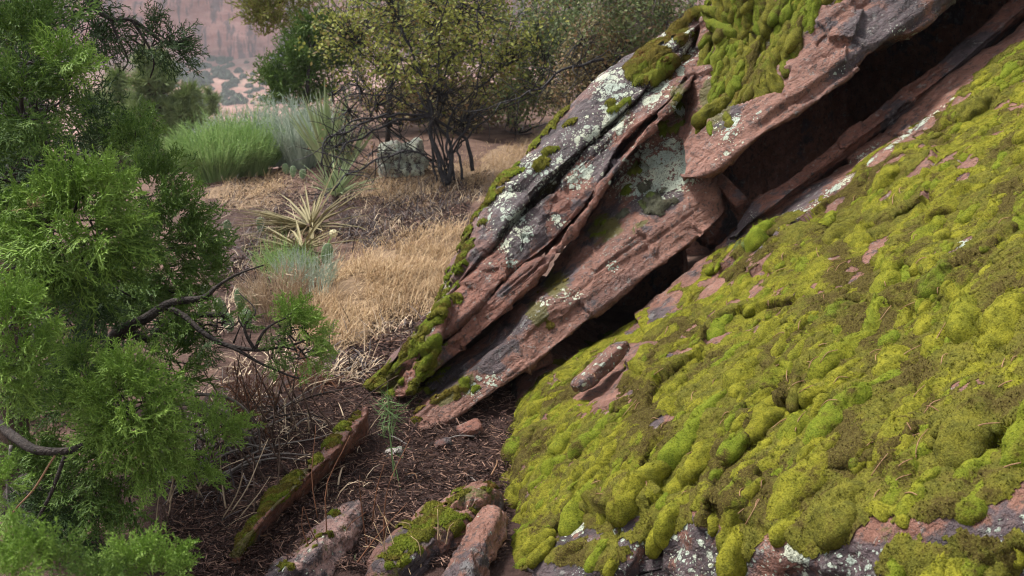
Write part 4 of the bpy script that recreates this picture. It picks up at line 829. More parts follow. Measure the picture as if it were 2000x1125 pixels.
NE = NE + [(r.uniform(1050, 1990), r.uniform(450, 1000), r.uniform(18, 46), r.uniform(-90, 90)) for _ in range(70)]; NE = [q for q in NE if in_poly(np.array([q[0]]), np.array([q[1]]), MPOLY)[0]]
for i, (x, y, L, a) in enumerate(NE):
    o_ = Vector(CAM); hit_ = bpy.context.scene.ray_cast(dg, o_, Vector(ray(x, y))); c0 = np.array(hit_[1]) + N0 * .004; Lw = L / F * 2.7
    dv = math.cos(R(a)) * U0 + math.sin(R(a)) * V0 * 1.0; dv = nrm(dv); sdv = np.cross(N0, dv)
    mb = MB(); tube(mb, [c0 - dv * Lw / 2 - N0 * .008, c0 + sdv * Lw * r.uniform(-.08, .08), c0 + dv * Lw / 2 + N0 * r.uniform(-.018, .008)], .0013, .0009, 4, 8)
    tag(obj('pine_needle', mb, M_needle), 'dry reddish pine needle fallen on the green moss of the boulder', 'pine needle', 'pine needles fallen on the mossy boulder')

# ------------------------------------------------------------------ vegetation
def spray_segs(r, nside=9, nsub=4, curl=0.12):
    A, B, Wd = [], [], []
    def seg(a, b, w): A.append(a); B.append(b); Wd.append(w)
    st_ = [np.array([t, curl * t * t * r.normal() * .4, curl * t * t]) for t in (0, .35, .7, 1.0)]
    for i in range(3): seg(st_[i], st_[i + 1], .035 - .006 * i)
    for i in range(nside):
        t = .10 + .85 * i / nside; b0 = np.array([t, 0, curl * t * t]); sg = 1 if i % 2 else -1; l = .46 * (1 - t * .6) * r.uniform(.75, 1.2); an = R(r.uniform(32, 56))
        dv = np.array([math.cos(an), sg * math.sin(an), r.normal() * .38]); dv /= np.linalg.norm(dv); e = b0 + dv * l; seg(b0, e, .030)
        for k in range(nsub):
            u = .2 + .75 * k / nsub; c0 = b0 + dv * l * u; a2 = R(r.uniform(28, 50)) * (1 if k % 2 else -1)
            d2 = np.array([dv[0] * math.cos(a2) - dv[1] * math.sin(a2), dv[0] * math.sin(a2) + dv[1] * math.cos(a2), dv[2] + r.normal() * .35]); l2 = l * .48 * (1 - .4 * u) * r.uniform(.7, 1.3)
            e2 = c0 + d2 * l2; seg(c0, e2, .027)
            if l2 > .10:
                for sgn in (1, -1):
                    a3 = R(38) * sgn; d3 = np.array([d2[0] * math.cos(a3) - d2[1] * math.sin(a3), d2[0] * math.sin(a3) + d2[1] * math.cos(a3), d2[2] + r.normal() * .3]); c3 = c0 + d2 * l2 * .45; seg(c3, c3 + d3 * l2 * .55, .024)
    return np.array(A), np.array(B), np.array(Wd)
rv = np.random.default_rng(77)
SPR = [spray_segs(rv) for _ in range(7)]
SPL = [spray_segs(rv, 6, 2) for _ in range(5)]
def frame(X, r):
    X = nrm(X); ref = nrm(r.normal(size=X.shape)); Y = nrm(np.cross(ref, X)); return X, Y, np.cross(X, Y)
def clump_mesh(C, rad, axis, n, L, r, lib, wmul=1.0, flat=0.7, up=0.25, hollow=0.25):
    u = nrm(r.normal(size=(n, 3))); q = u * (r.random((n, 1)) ** (1 / 2.2)) * (1 - hollow) ; q[:, 2] *= flat
    root = C + q * rad * .58; D = nrm(u * .75 + np.asarray(axis) * .7 + np.array([0, 0, up])); X, Y, Z = frame(D, r)
    Ls = L * r.uniform(.65, 1.2, n); As, Bs, Ws = [], [], []
    which = r.integers(0, len(lib), n)
    for k in range(len(lib)):
        m = np.where(which == k)[0]
        if not len(m): continue
        a, b, w_ = lib[k]
        f = lambda S: (root[m][:, None] + Ls[m][:, None, None] * (S[None, :, :1] * X[m][:, None] + S[None, :, 1:2] * Y[m][:, None] + S[None, :, 2:] * Z[m][:, None])).reshape(-1, 3)
        As.append(f(a)); Bs.append(f(b)); Ws.append((Ls[m][:, None] * w_[None]).ravel())
    mb = MB(); v, t = needles(np.concatenate(As), np.concatenate(Bs), np.concatenate(Ws) * wmul); mb.add(v, t); return mb

r = np.random.default_rng(33)
jun = tag(empty('juniper_tree', (-1.35, 2.6, float(G(-1.35, 2.6)))), 'juniper with wet green sprays filling the left side, dark twisted limbs', 'tree')
def limb(pix, r0, r1, mat=M_bark, nm='limb', par=None, wob=.015, sides=8):
    mb = MB(); tube(mb, [unp(x, y, d) for x, y, d in pix], r0, r1, sides, len(pix) * 5, wob); return obj(nm, mb, mat, par or jun)
limb([(-40, 1250, 2.75), (-10, 1080, 2.8), (20, 930, 2.85), (10, 760, 2.9), (15, 600, 2.95), (-10, 450, 3.0), (-60, 250, 3.1)], .085, .055, M_barkb, 'trunk', wob=.03, sides=12)
limb([(10, 1040, 2.8), (60, 960, 2.75), (95, 1010, 2.7), (100, 1120, 2.7), (90, 1300, 2.75)], .05, .06, M_bark, 'trunk', sides=10)
limb([(-20, 820, 2.6), (40, 862, 2.5), (85, 885, 2.45), (140, 885, 2.45), (200, 868, 2.5), (270, 872, 2.55)], .015, .006)
limb([(140, 885, 2.45), (180, 862, 2.45), (215, 845, 2.45), (250, 800, 2.42)], .012, .005)
limb([(170, 760, 3.0), (205, 700, 3.0), (235, 655, 2.98), (280, 625, 2.95), (330, 592, 2.95), (395, 577, 2.95), (440, 548, 2.95), (515, 518, 3.0)], .026, .002)
limb([(205, 690, 3.0), (250, 655, 3.0), (300, 660, 3.0), (345, 620, 3.02), (420, 610, 3.0), (445, 620, 3.0)], .016, .006)
limb([(330, 600, 2.95), (390, 640, 2.9), (440, 672, 2.88), (500, 688, 2.85), (560, 672, 2.85), (610, 658, 2.85)], .010, .002)
limb([(440, 672, 2.88), (470, 690, 2.86), (515, 720, 2.85), (560, 735, 2.85), (600, 735, 2.85)], .006, .002)
limb([(500, 688, 2.85), (520, 640, 2.85), (560, 615, 2.86), (595, 590, 2.88)], .005, .0015)
limb([(500, 688, 2.85), (478, 640, 2.85), (500, 610, 2.87), (470, 570, 2.9)], .005, .0015)
limb([(112, 360, 2.75), (100, 330, 2.75), (75, 270, 2.75), (40, 200, 2.8), (10, 140, 2.85)], .018, .012)
limb([(75, 265, 2.75), (55, 230, 2.7), (45, 190, 2.65), (60, 140, 2.65)], .009, .004)
limb([(15, 600, 2.95), (60, 480, 2.9), (95, 410, 2.8), (104, 340, 2.75)], .03, .017)
limb([(105, 320, 2.75), (150, 305, 2.75), (185, 310, 2.75), (165, 350, 2.72)], .004, .002, M_barkg)
limb([(155, 345, 2.7), (190, 310, 2.7), (225, 310, 2.7), (240, 345, 2.7)], .0035, .0015, M_barkb)
limb([(150, -60, 3.2), (180, 10, 3.2), (215, 36, 3.2), (255, 38, 3.2), (290, 62, 3.2), (330, 84, 3.2), (375, 70, 3.2)], .010, .003)
limb([(215, 40, 3.2), (232, 80, 3.2), (246, 120, 3.2), (238, 140, 3.2)], .005, .002)
limb([(255, 38, 3.2), (285, 80, 3.2), (300, 120, 3.2), (288, 150, 3.2)], .005, .002)
limb([(60, 580, 2.8), (72, 620, 2.8), (68, 690, 2.8), (74, 720, 2.8)], .008, .005, M_barkg)
limb([(20, 870, 2.5), (18, 930, 2.5), (12, 1000, 2.5)], .005, .003, M_barkg)
limb([(120, 900, 2.4), (95, 970, 2.4), (60, 1040, 2.4), (55, 1100, 2.4)], .005, .003)
limb([(110, 890, 2.3), (70, 950, 2.3), (30, 1000, 2.3), (15, 1050, 2.3)], .0025, .0015, M_needle)
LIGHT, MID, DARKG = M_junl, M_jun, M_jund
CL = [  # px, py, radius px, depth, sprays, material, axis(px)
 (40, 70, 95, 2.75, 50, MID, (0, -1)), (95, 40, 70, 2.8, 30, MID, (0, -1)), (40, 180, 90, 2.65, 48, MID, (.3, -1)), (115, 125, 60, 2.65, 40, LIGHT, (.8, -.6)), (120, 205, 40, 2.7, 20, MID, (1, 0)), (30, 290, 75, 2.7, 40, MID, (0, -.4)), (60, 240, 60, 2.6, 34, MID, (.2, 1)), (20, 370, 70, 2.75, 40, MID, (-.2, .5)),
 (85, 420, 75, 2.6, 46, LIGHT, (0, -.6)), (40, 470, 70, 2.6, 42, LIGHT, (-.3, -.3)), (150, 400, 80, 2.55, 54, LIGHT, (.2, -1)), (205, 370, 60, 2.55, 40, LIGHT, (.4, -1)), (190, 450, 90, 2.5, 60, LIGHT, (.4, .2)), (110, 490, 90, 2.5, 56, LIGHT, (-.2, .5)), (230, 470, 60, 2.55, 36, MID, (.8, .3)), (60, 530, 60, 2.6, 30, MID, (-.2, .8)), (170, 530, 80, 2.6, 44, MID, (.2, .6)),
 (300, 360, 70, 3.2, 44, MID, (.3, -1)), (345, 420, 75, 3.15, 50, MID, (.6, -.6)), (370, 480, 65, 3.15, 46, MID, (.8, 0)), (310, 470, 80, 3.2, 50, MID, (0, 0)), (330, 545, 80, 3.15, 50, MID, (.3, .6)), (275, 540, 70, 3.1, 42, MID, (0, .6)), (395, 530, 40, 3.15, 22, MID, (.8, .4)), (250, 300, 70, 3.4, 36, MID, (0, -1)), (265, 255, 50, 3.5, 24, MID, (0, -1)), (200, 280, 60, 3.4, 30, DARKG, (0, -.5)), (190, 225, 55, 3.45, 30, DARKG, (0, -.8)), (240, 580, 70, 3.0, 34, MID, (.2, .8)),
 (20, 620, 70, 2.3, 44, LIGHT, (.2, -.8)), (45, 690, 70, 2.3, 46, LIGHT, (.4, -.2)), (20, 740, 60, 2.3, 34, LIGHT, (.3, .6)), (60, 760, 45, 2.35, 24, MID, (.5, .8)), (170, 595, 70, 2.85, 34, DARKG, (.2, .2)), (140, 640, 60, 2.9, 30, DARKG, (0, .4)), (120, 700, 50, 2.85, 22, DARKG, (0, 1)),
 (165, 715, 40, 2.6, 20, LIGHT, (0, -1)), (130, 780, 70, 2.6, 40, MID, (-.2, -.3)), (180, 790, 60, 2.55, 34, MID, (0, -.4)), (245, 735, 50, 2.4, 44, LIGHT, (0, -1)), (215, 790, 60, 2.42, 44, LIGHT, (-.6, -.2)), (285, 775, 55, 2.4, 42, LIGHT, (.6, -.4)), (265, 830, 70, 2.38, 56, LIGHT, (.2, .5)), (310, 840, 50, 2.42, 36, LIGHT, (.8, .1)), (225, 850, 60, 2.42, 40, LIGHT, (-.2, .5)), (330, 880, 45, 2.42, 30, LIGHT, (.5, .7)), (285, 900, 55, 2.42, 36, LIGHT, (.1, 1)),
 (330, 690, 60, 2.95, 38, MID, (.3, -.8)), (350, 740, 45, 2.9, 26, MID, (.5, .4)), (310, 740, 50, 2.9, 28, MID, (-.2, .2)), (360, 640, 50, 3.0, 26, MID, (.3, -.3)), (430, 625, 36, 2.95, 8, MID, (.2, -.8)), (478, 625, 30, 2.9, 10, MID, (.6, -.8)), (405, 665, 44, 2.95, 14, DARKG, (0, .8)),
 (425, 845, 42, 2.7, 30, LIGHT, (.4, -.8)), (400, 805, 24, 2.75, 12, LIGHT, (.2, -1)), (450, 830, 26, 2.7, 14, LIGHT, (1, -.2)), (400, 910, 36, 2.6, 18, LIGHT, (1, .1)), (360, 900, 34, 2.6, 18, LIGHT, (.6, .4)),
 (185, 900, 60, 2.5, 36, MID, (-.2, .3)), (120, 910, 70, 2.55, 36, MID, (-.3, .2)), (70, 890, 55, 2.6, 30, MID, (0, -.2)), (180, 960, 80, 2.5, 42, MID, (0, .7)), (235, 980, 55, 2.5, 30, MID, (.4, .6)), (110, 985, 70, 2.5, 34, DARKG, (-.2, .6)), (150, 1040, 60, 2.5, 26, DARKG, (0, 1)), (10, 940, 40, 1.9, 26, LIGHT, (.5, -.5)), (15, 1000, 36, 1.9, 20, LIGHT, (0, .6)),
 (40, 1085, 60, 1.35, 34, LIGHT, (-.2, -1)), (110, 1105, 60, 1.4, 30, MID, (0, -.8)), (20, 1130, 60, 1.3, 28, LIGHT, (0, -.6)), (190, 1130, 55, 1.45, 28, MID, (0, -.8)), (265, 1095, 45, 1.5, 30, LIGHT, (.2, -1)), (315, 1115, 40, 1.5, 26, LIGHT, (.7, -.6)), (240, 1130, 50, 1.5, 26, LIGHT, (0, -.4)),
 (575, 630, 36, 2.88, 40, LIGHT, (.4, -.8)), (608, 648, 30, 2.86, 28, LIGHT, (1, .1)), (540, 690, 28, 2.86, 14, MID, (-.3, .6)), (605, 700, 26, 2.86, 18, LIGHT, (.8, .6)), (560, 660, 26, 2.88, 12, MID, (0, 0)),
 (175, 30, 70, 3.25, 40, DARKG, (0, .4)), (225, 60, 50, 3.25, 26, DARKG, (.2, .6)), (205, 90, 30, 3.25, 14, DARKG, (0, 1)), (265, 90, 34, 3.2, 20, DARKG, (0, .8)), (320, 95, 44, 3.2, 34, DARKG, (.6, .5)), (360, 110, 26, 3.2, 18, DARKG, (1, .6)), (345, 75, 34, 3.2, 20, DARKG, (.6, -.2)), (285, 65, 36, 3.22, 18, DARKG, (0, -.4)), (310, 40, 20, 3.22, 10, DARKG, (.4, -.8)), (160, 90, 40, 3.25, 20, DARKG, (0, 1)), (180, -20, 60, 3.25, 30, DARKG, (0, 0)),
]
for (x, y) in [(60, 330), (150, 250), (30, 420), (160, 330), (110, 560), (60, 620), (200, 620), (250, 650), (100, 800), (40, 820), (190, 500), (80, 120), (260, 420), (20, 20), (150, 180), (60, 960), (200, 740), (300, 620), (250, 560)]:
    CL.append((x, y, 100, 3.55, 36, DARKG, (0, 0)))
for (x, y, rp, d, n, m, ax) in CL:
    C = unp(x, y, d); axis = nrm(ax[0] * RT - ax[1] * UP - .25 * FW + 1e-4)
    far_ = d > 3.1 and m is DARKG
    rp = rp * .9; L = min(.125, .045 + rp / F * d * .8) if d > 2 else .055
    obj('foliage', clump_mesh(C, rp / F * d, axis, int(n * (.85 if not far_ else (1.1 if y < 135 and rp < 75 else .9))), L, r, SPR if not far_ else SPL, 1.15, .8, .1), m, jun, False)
mb = MB()
for (x, y, rp, d, n, m, ax) in CL:
    if d < 2: continue
    C = unp(x, y, d + .05)
    for _ in range(5):
        e = C + nrm(r.normal(size=3)) * rp / F * d * r.uniform(.7, 1.15); b = C + r.normal(size=3) * .02 - np.array([ax[0] * .6, 0, -ax[1] * .6]) * rp / F * d
        tube(mb, [b, (b + e) / 2 + r.normal(size=3) * .015, e], .0032, .0012, 4, 7)
obj('twigs', mb, M_bark, jun, kind='stuff')
obj('dead_foliage', clump_mesh(unp(55, 405, 2.45), .02, np.array([0, 0, .3]), 6, .05, r, SPL), M_gold, jun, False)
obj('dead_foliage', clump_mesh(unp(20, 560, 2.7), .08, np.array([0, 0, -.6]), 20, .12, r, SPL, .7), M_junr, jun, False)
# dead rusty boughs on the slope
for (x, y, rp, h, lab) in [(615, 735, 34, .06, 'rust coloured dead conifer bough lying on the slope left of the outcrop'), (490, 790, 30, .12, 'rust brown dead bough standing among dry stalks beside the juniper')]:
    C = gnd(x, y, h); mb = clump_mesh(C, rp / F * 3.8, np.array([-.5, 0, -.3]), 34, .14, r, SPL, .8); tag(obj('dead_bough', mb, M_junr, None, False), lab, 'dead branch')

def leafbush(name, base, crown, nst, nleaf, lsize, mleaf, mstem, r, label, cat, group=None, stems=None, rs=.02, asp=.6, twigs=120, kids='stem'):
    """stems, twigs and small leaves; crown = list of ellipsoids (centre, radii)"""
    root = tag(empty(name, base), label, cat, group); cs = [np.array(c) for c, _ in crown]; rr = [np.array(q) for _, q in crown]; vol = np.array([q.prod() for q in rr]); vol /= vol.sum()
    ends = []
    for s_ in (stems or []):
        mb = MB(); Pp_ = tube(mb, s_[0], s_[1], s_[2], 7, len(s_[0]) * 6, .03); obj(kids, mb, mstem, root); ends.append(Pp_)
    for i in range(nst):
        k = r.choice(len(cs), p=vol); e = cs[k] + rr[k] * nrm(r.normal(size=3)) * r.random() ** .4 * .95; b = np.array(base) + np.append(r.normal(size=2) * .06, 0)
        m = b * .5 + e * .5 + r.normal(size=3) * .12; mb = MB(); Pp_ = tube(mb, [b, b * .75 + m * .25 + r.normal(size=3) * .03, m, e], rs * r.uniform(.6, 1.2), .004, 6, 16, .03); obj(kids, mb, mstem, root); ends.append(Pp_)
    tw = MB(); tips = []
    src = np.concatenate([e[len(e) // 3:] for e in ends]) if ends else np.repeat(np.array(base)[None], 8, 0)
    for i in range(twigs):
        k = r.choice(len(cs), p=vol); e = cs[k] + rr[k] * nrm(r.normal(size=3)) * r.random() ** (1 / 2.4); j = np.argmin(((src - e) ** 2).sum(1) * r.uniform(.6, 1.4, len(src))); b = src[j]
        Pp_ = tube(tw, [b, (b + e) / 2 + r.normal(size=3) * .06, e], rs * .46, rs * .14, 3, 7, .02); tips.append(Pp_[2:])
    if tips: obj('twigs', tw, mstem, root, kind='stuff')
    tips = np.concatenate(tips) if tips else src
    n1 = int(nleaf * .88); C1 = tips[r.integers(0, len(tips), n1)] + r.normal(size=(n1, 3)) * .042
    k = r.choice(len(cs), nleaf - n1, p=vol); C2 = np.stack(cs)[k] + np.stack(rr)[k] * nrm(r.normal(size=(nleaf - n1, 3))) * (r.random((nleaf - n1, 1)) ** (1 / 2.6))
    C2 = C2[fbm(C2 * 4, 2) > -.06]; C = np.concatenate([C1, C2]); Nl = r.normal(size=C.shape) + np.array([0, -.3, .8])
    v, t, q_ = leaves(C, Nl, lsize * r.uniform(.5, 1.2, len(C)), r, asp); mb = MB(); mb.add(v, None, q_); obj('leaves', mb, mleaf, root, False, kind='stuff'); return root
r = np.random.default_rng(44)
def ell(px, py, d, rx, ry, rz=None):
    k = d / F; return (unp(px, py, d), (rx * k, (rz or rx) * k, ry * k))
dB = 8.0; bB = gnd(872, 358)
S = lambda *p: [unp(*q) for q in p]
leafbush('leafy_shrub', bB, [ell(840, 60, 8.2, 230, 110, 180), ell(700, 60, 8.4, 130, 90, 120), ell(960, 60, 8.3, 160, 110, 150), ell(820, 150, 8.3, 200, 70, 120), ell(850, -60, 8.2, 260, 90, 180)], 7, 10500, .021, M_leafy, M_burnt, r,
    'tall shrub with black stems and small yellow green leaves at top centre', 'shrub', None,
    [(S((870, 362, 8), (856, 310, 8), (840, 250, 8), (842, 190, 8), (815, 130, 8), (785, 60, 8), (765, -20, 8)), 0.0225, 0.0070), (S((875, 360, 8), (880, 310, 8.1), (868, 260, 8.1), (835, 228, 8), (760, 226, 7.8), (690, 250, 7.6), (640, 275, 7.5), (622, 320, 7.5)), 0.0175, 0.0050),
     (S((925, 335, 8.1), (918, 290, 8.1), (895, 260, 8.1), (845, 232, 8), (780, 236, 7.9), (700, 270, 7.8), (665, 300, 7.7), (640, 330, 7.7)), 0.0175, 0.0050), (S((880, 358, 8), (885, 320, 8), (872, 285, 8), (880, 230, 8.1), (935, 170, 8.2), (1000, 120, 8.3)), 0.0150, 0.0050),
     (S((905, 350, 8), (900, 310, 8.05), (893, 290, 8.1), (940, 240, 8.2), (1010, 200, 8.2), (1090, 175, 8.2)), 0.0120, 0.0040), (S((890, 352, 8), (880, 300, 8), (905, 260, 8), (925, 225, 8), (980, 180, 8.1)), 0.0110, 0.0040),
     (S((842, 225, 8), (800, 160, 8.2), (730, 110, 8.3), (680, 70, 8.4)), 0.0110, 0.0040), (S((845, 185, 8), (880, 120, 8.2), (900, 40, 8.2), (905, -60, 8.2)), 0.0110, 0.0040), (S((835, 225, 8), (770, 190, 7.9), (700, 185, 7.8), (650, 200, 7.7)), 0.0090, 0.0025)], .011, twigs=700)
# dead arching branches in front of the shrub
for i, (pts, r0, lab) in enumerate([([(835, 300, 7.4), (760, 300, 7.3), (700, 330, 7.2), (650, 365, 7.1), (620, 400, 7.1)], .008, 'thin dark dead branch reaching down from the shrub over the lower yucca'),
    ([(1180, 118, 7.2), (1120, 130, 7.1), (1060, 165, 7.0), (1000, 195, 7.0), (940, 220, 7.0)], .012, 'long black bare branch arching left from behind the outcrop crest'), ([(760, 225, 7.6), (700, 235, 7.5), (660, 255, 7.4), (635, 290, 7.4), (628, 325, 7.4)], .009, 'dark curved dead branch drooping over the tall yucca spears')]):
    mb = MB(); Pp_ = tube(mb, S(*pts), r0, .004, 6, 40, .03)
    for _ in range(26):
        b = Pp_[r.integers(6, 40)]; e = b + r.normal(size=3) * np.array([.16, .12, .16]); tube(mb, [b, (b + e) / 2 + r.normal(size=3) * .03, e], .005, .0018, 3, 6, .01)
    tag(obj('dead_branch', mb, M_burnt), lab, 'dead branch')
leafbush('dead_thicket', gnd(850, 330), [ell(700, 190, 7.9, 110, 70, 90), ell(690, 280, 7.9, 70, 60, 70), ell(860, 190, 8.1, 150, 70, 110)], 7, 700, .016, M_leafb, M_burnt, r, 'tangle of fine black dead twigs left of the black stems', 'shrub', None, None, .010, twigs=330)
leafbush('grey_shrub', gnd(1010, 260), [ell(1060, 110, 8.8, 120, 110, 110), ell(1130, 60, 8.8, 110, 110, 100), ell(1020, 190, 8.8, 90, 60, 90)], 9, 9000, .019, M_leafd, M_burnt, r, 'grey green thicket shrub right of the yellow green shrub', 'shrub', 'thicket of shrubs behind the outcrop', None, .010, twigs=300)
leafbush('brown_shrub', gnd(1120, 235), [ell(1190, 110, 7.6, 100, 90, 90), ell(1130, 190, 7.6, 80, 60, 80), ell(1240, 60, 7.6, 80, 90, 80)], 9, 8000, .018, M_leafb, M_burnt, r, 'brownish olive shrub close behind the crest of the outcrop', 'shrub', 'thicket of shrubs behind the outcrop', None, .010, twigs=300)
leafbush('thin_shrub', gnd(1230, 150), [ell(1290, 20, 7.0, 90, 80, 80), ell(1210, 20, 7.2, 90, 90, 80)], 16, 4500, .017, M_leafd, M_barkg, r, 'sparse shrub of thin upright grey stems at the outcrop top', 'shrub', 'thicket of shrubs behind the outcrop', None, .007, twigs=200)
for (x, y, d, rx, ry, m, lab) in [(1000, 30, 11, 260, 130, M_leafd, 'dense grey green shrub mass behind the thicket at top'), (1250, -10, 10, 240, 160, M_leafd, 'tall grey green shrub behind the thin upright stems'), (780, 60, 11.5, 220, 130, M_leafd, 'shaded shrub behind the yellow green shrub'), (900, 190, 11, 220, 60, M_leafb, 'low brown shrub behind the black stems')]:
    b_ = unp(x, y, d); leafbush('background_shrub', (b_[0], b_[1], float(G(b_[0], b_[1]))), [ell(x, y, d, rx, ry, rx * .6)], 6, 8500, .027, m, M_burnt, r, lab, 'shrub', 'shrubs behind the thicket', None, .02, twigs=160)
# middle junipers
def juniper(name, base, clumps, mat, stem, label, dens=1.0, L=.3, wm=1.5):
    root = tag(empty(name, base), label, 'tree')
    for s_ in stem: mb = MB(); tube(mb, s_[0], s_[1], s_[2], 7, 18, .04); obj('trunk', mb, M_bark, root)
    for (x, y, d, rp, n) in clumps:
        obj('foliage', clump_mesh(unp(x, y, d), rp / F * d, np.array([0, 0, .4]), int(n * dens), L, r, SPL, wm, .8, .3), mat, root, False)
    return root
bj = unp(600, 330, 11.0); bj[2] = float(G(bj[0], bj[1]))
juniper('juniper_bush', bj, [(535, 150, 11, 26, 60), (545, 195, 11, 26, 50), (570, 120, 11, 34, 70), (560, 170, 11, 34, 70), (600, 90, 11.2, 40, 80), (600, 150, 11.2, 40, 80), (630, 60, 11.3, 40, 80), (640, 120, 11.3, 40, 70), (650, 180, 11.3, 36, 50), (610, 195, 11.2, 36, 50), (580, 60, 11.2, 30, 50), (680, 90, 11.4, 44, 60)],
        M_jun, [([bj, (bj + unp(600, 180, 11)) / 2, unp(600, 150, 11), unp(620, 60, 11.3)], .035, .012)], 'mid green juniper bush left of the yellow green shrub', 1.0, .26, 1.6)
bj = unp(520, -40, 9.0); gb = np.array([bj[0] + .9, bj[1] + 1.2, float(G(bj[0], bj[1] + 1.2))])
juniper('overhanging_juniper', gb, [(490, 15, 9, 24, 40), (520, 25, 9, 26, 44), (545, 45, 9, 22, 30), (500, 45, 9, 18, 24), (530, -10, 9, 36, 60), (575, 10, 9, 30, 36), (515, 68, 9, 12, 10), (610, -10, 9, 34, 36)], M_leafy,
        [([gb, gb + np.array([.1, -.2, 1.6]), unp(640, -60, 9), unp(545, 10, 9), unp(495, 25, 9)], .03, .006)], 'olive juniper bough hanging in at the top edge before the cliff', 1.0, .20, 1.5)
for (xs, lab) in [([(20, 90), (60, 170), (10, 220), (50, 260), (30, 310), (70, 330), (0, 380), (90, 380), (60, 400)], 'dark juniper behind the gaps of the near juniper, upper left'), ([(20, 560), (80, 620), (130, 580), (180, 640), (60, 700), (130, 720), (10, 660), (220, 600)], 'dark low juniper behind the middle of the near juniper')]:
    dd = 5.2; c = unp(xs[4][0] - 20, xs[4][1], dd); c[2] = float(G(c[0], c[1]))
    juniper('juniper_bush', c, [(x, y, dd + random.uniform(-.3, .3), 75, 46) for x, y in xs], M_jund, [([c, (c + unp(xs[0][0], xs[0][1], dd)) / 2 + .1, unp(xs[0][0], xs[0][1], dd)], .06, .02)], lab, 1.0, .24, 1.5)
# pines below the rim
def pine(base, top, spread, nb, label, r, d):
    root = tag(empty('pine_tree', base), label, 'tree', 'pines below the rim'); H = top[2] - base[2]; mb = MB(); tube(mb, [base, (base + top) / 2 + r.normal(size=3) * .08, top], H * .022, .012, 7, 14); obj('trunk', mb, M_barkb, root)
    A, B = [], []; br = MB()
    for i in range(nb):
        t = r.uniform(.22, 1.0); c = base * (1 - t) + top * t; a = r.uniform(0, 6.283); l = spread * (1.08 - t) ** .7 * r.uniform(.55, 1.1); e = c + np.array([math.cos(a) * l, math.sin(a) * l, l * r.uniform(-.05, .45)]); tube(br, [c, (c + e) / 2 - np.array([0, 0, l * .08]), e], .018, .006, 3, 5)
        m = 70; u = r.uniform(.25, 1, (m, 1)); p = c * (1 - u) + e * u; A.append(p); B.append(p + nrm(nrm(e - c) * .5 + r.normal(size=(m, 3)) * .7 + np.array([0, 0, .5])) * r.uniform(.14, .30, (m, 1)))
    obj('branches', br, M_barkb, root, kind='stuff'); mb = MB(); v, t = needles(np.concatenate(A), np.concatenate(B), .019); mb.add(v, t); obj('needles', mb, M_pine, root, False, kind='stuff')
for (x, yb, yt, d, sp, nb, lab) in [(295, 330, 110, 15, .85, 105, 'soft green pine standing below the rim beyond the juniper'), (235, 330, 150, 15.5, .7, 75, 'pine partly hidden behind the juniper boughs, left of the clearer pine'), (360, 340, 175, 15, .70, 85, 'lower pine right of the clearer pine, behind the rabbitbrush'), (412, 260, 178, 24, .5, 60, 'small pointed conifer in front of the far talus slope'), (190, 330, 190, 16, .6, 60, 'pine deep in the gap between the juniper boughs')]:
    t_ = unp(x, yt, d); b_ = t_.copy(); b_[2] = float(G(t_[0], t_[1])); pine(b_, t_, sp, nb, lab, r, d)
# rabbitbrush and sage: bundles of fine upright stems
def broom(name, px, py, d, rx, h, n, mat, label, wid, lean=.5, seg=4):
    n = int(n * 1.5); wid = wid * .66
    b_ = gnd(px, py) if d is None else unp(px, py, d)
    if d is not None: b_[2] = float(G(b_[0], b_[1]))
    root = tag(empty(name, b_), label, 'shrub'); a = r.uniform(0, 6.283, n); q = np.sqrt(r.random(n)); off = np.stack([np.cos(a) * q, np.sin(a) * q, 0 * q], -1)
    p = b_ + off * rx * .35; dv = nrm(off * lean + np.array([0, 0, 1]) + r.normal(size=(n, 3)) * .10); l = h * r.uniform(.45, 1.12, n) * (1 - .25 * q)
    v, t, q_ = blades(p, dv, l, wid * r.uniform(.6, 1.3, n), r.uniform(-.05, .12, n), seg); mb = MB(); mb.add(v, t, q_)
    tip = p + dv * l[:, None]; m = n * 5; k = r.integers(0, n, m); s0 = p[k] + dv[k] * (l[k] * r.uniform(.45, 1, m))[:, None]; v, t = needles(s0, s0 + nrm(dv[k] + r.normal(size=(m, 3)) * .45) * r.uniform(.04, .12, (m, 1)), wid * .9); mb.add(v, t)
    obj('stems', mb, mat, root, False, kind='stuff'); return root
broom('rabbitbrush', 425, 352, None, .55, .62, 900, M_rabbit, 'feathery green rabbitbrush on the slope edge', .012, .75)
broom('rabbitbrush', 490, 340, 9.6, .5, .60, 600, M_rabbit, 'smaller green rabbitbrush right behind the feathery one', .012, .7)
for (x, d, w_, h, n, lab) in [(480, 10.4, .55, .70, 500, 'pale silvery sagebrush behind the rabbitbrush'), (545, 10.0, .42, .74, 340, 'tall silvery sagebrush left of the yucca spears'), (590, 9.6, .36, .72, 280, 'silvery sagebrush touching the yucca spears'), (430, 11, .5, .7, 400, 'faint silvery sagebrush farthest left'), (640, 10.2, .35, .6, 180, 'grey sagebrush behind the yucca spears')]:
    broom('sagebrush', x, 330, d, w_, h, n, M_sage, lab, .014, .45)
# low grey-green leafy plants near the yucca
for (x, y, h, n, m, lab) in [(560, 560, .26, 90, M_rabbit, 'grey green stalky plant in front of the lower yucca'), (600, 575, .24, 70, M_sage, 'second grey green stalky plant right of the cactus pads'), (540, 620, .26, 110, M_straw, 'straw coloured stalky plant behind the juniper branch tip')]:
    broom('stalky_plant', x, y, None, .30, h, n, m, lab, .006, .45)
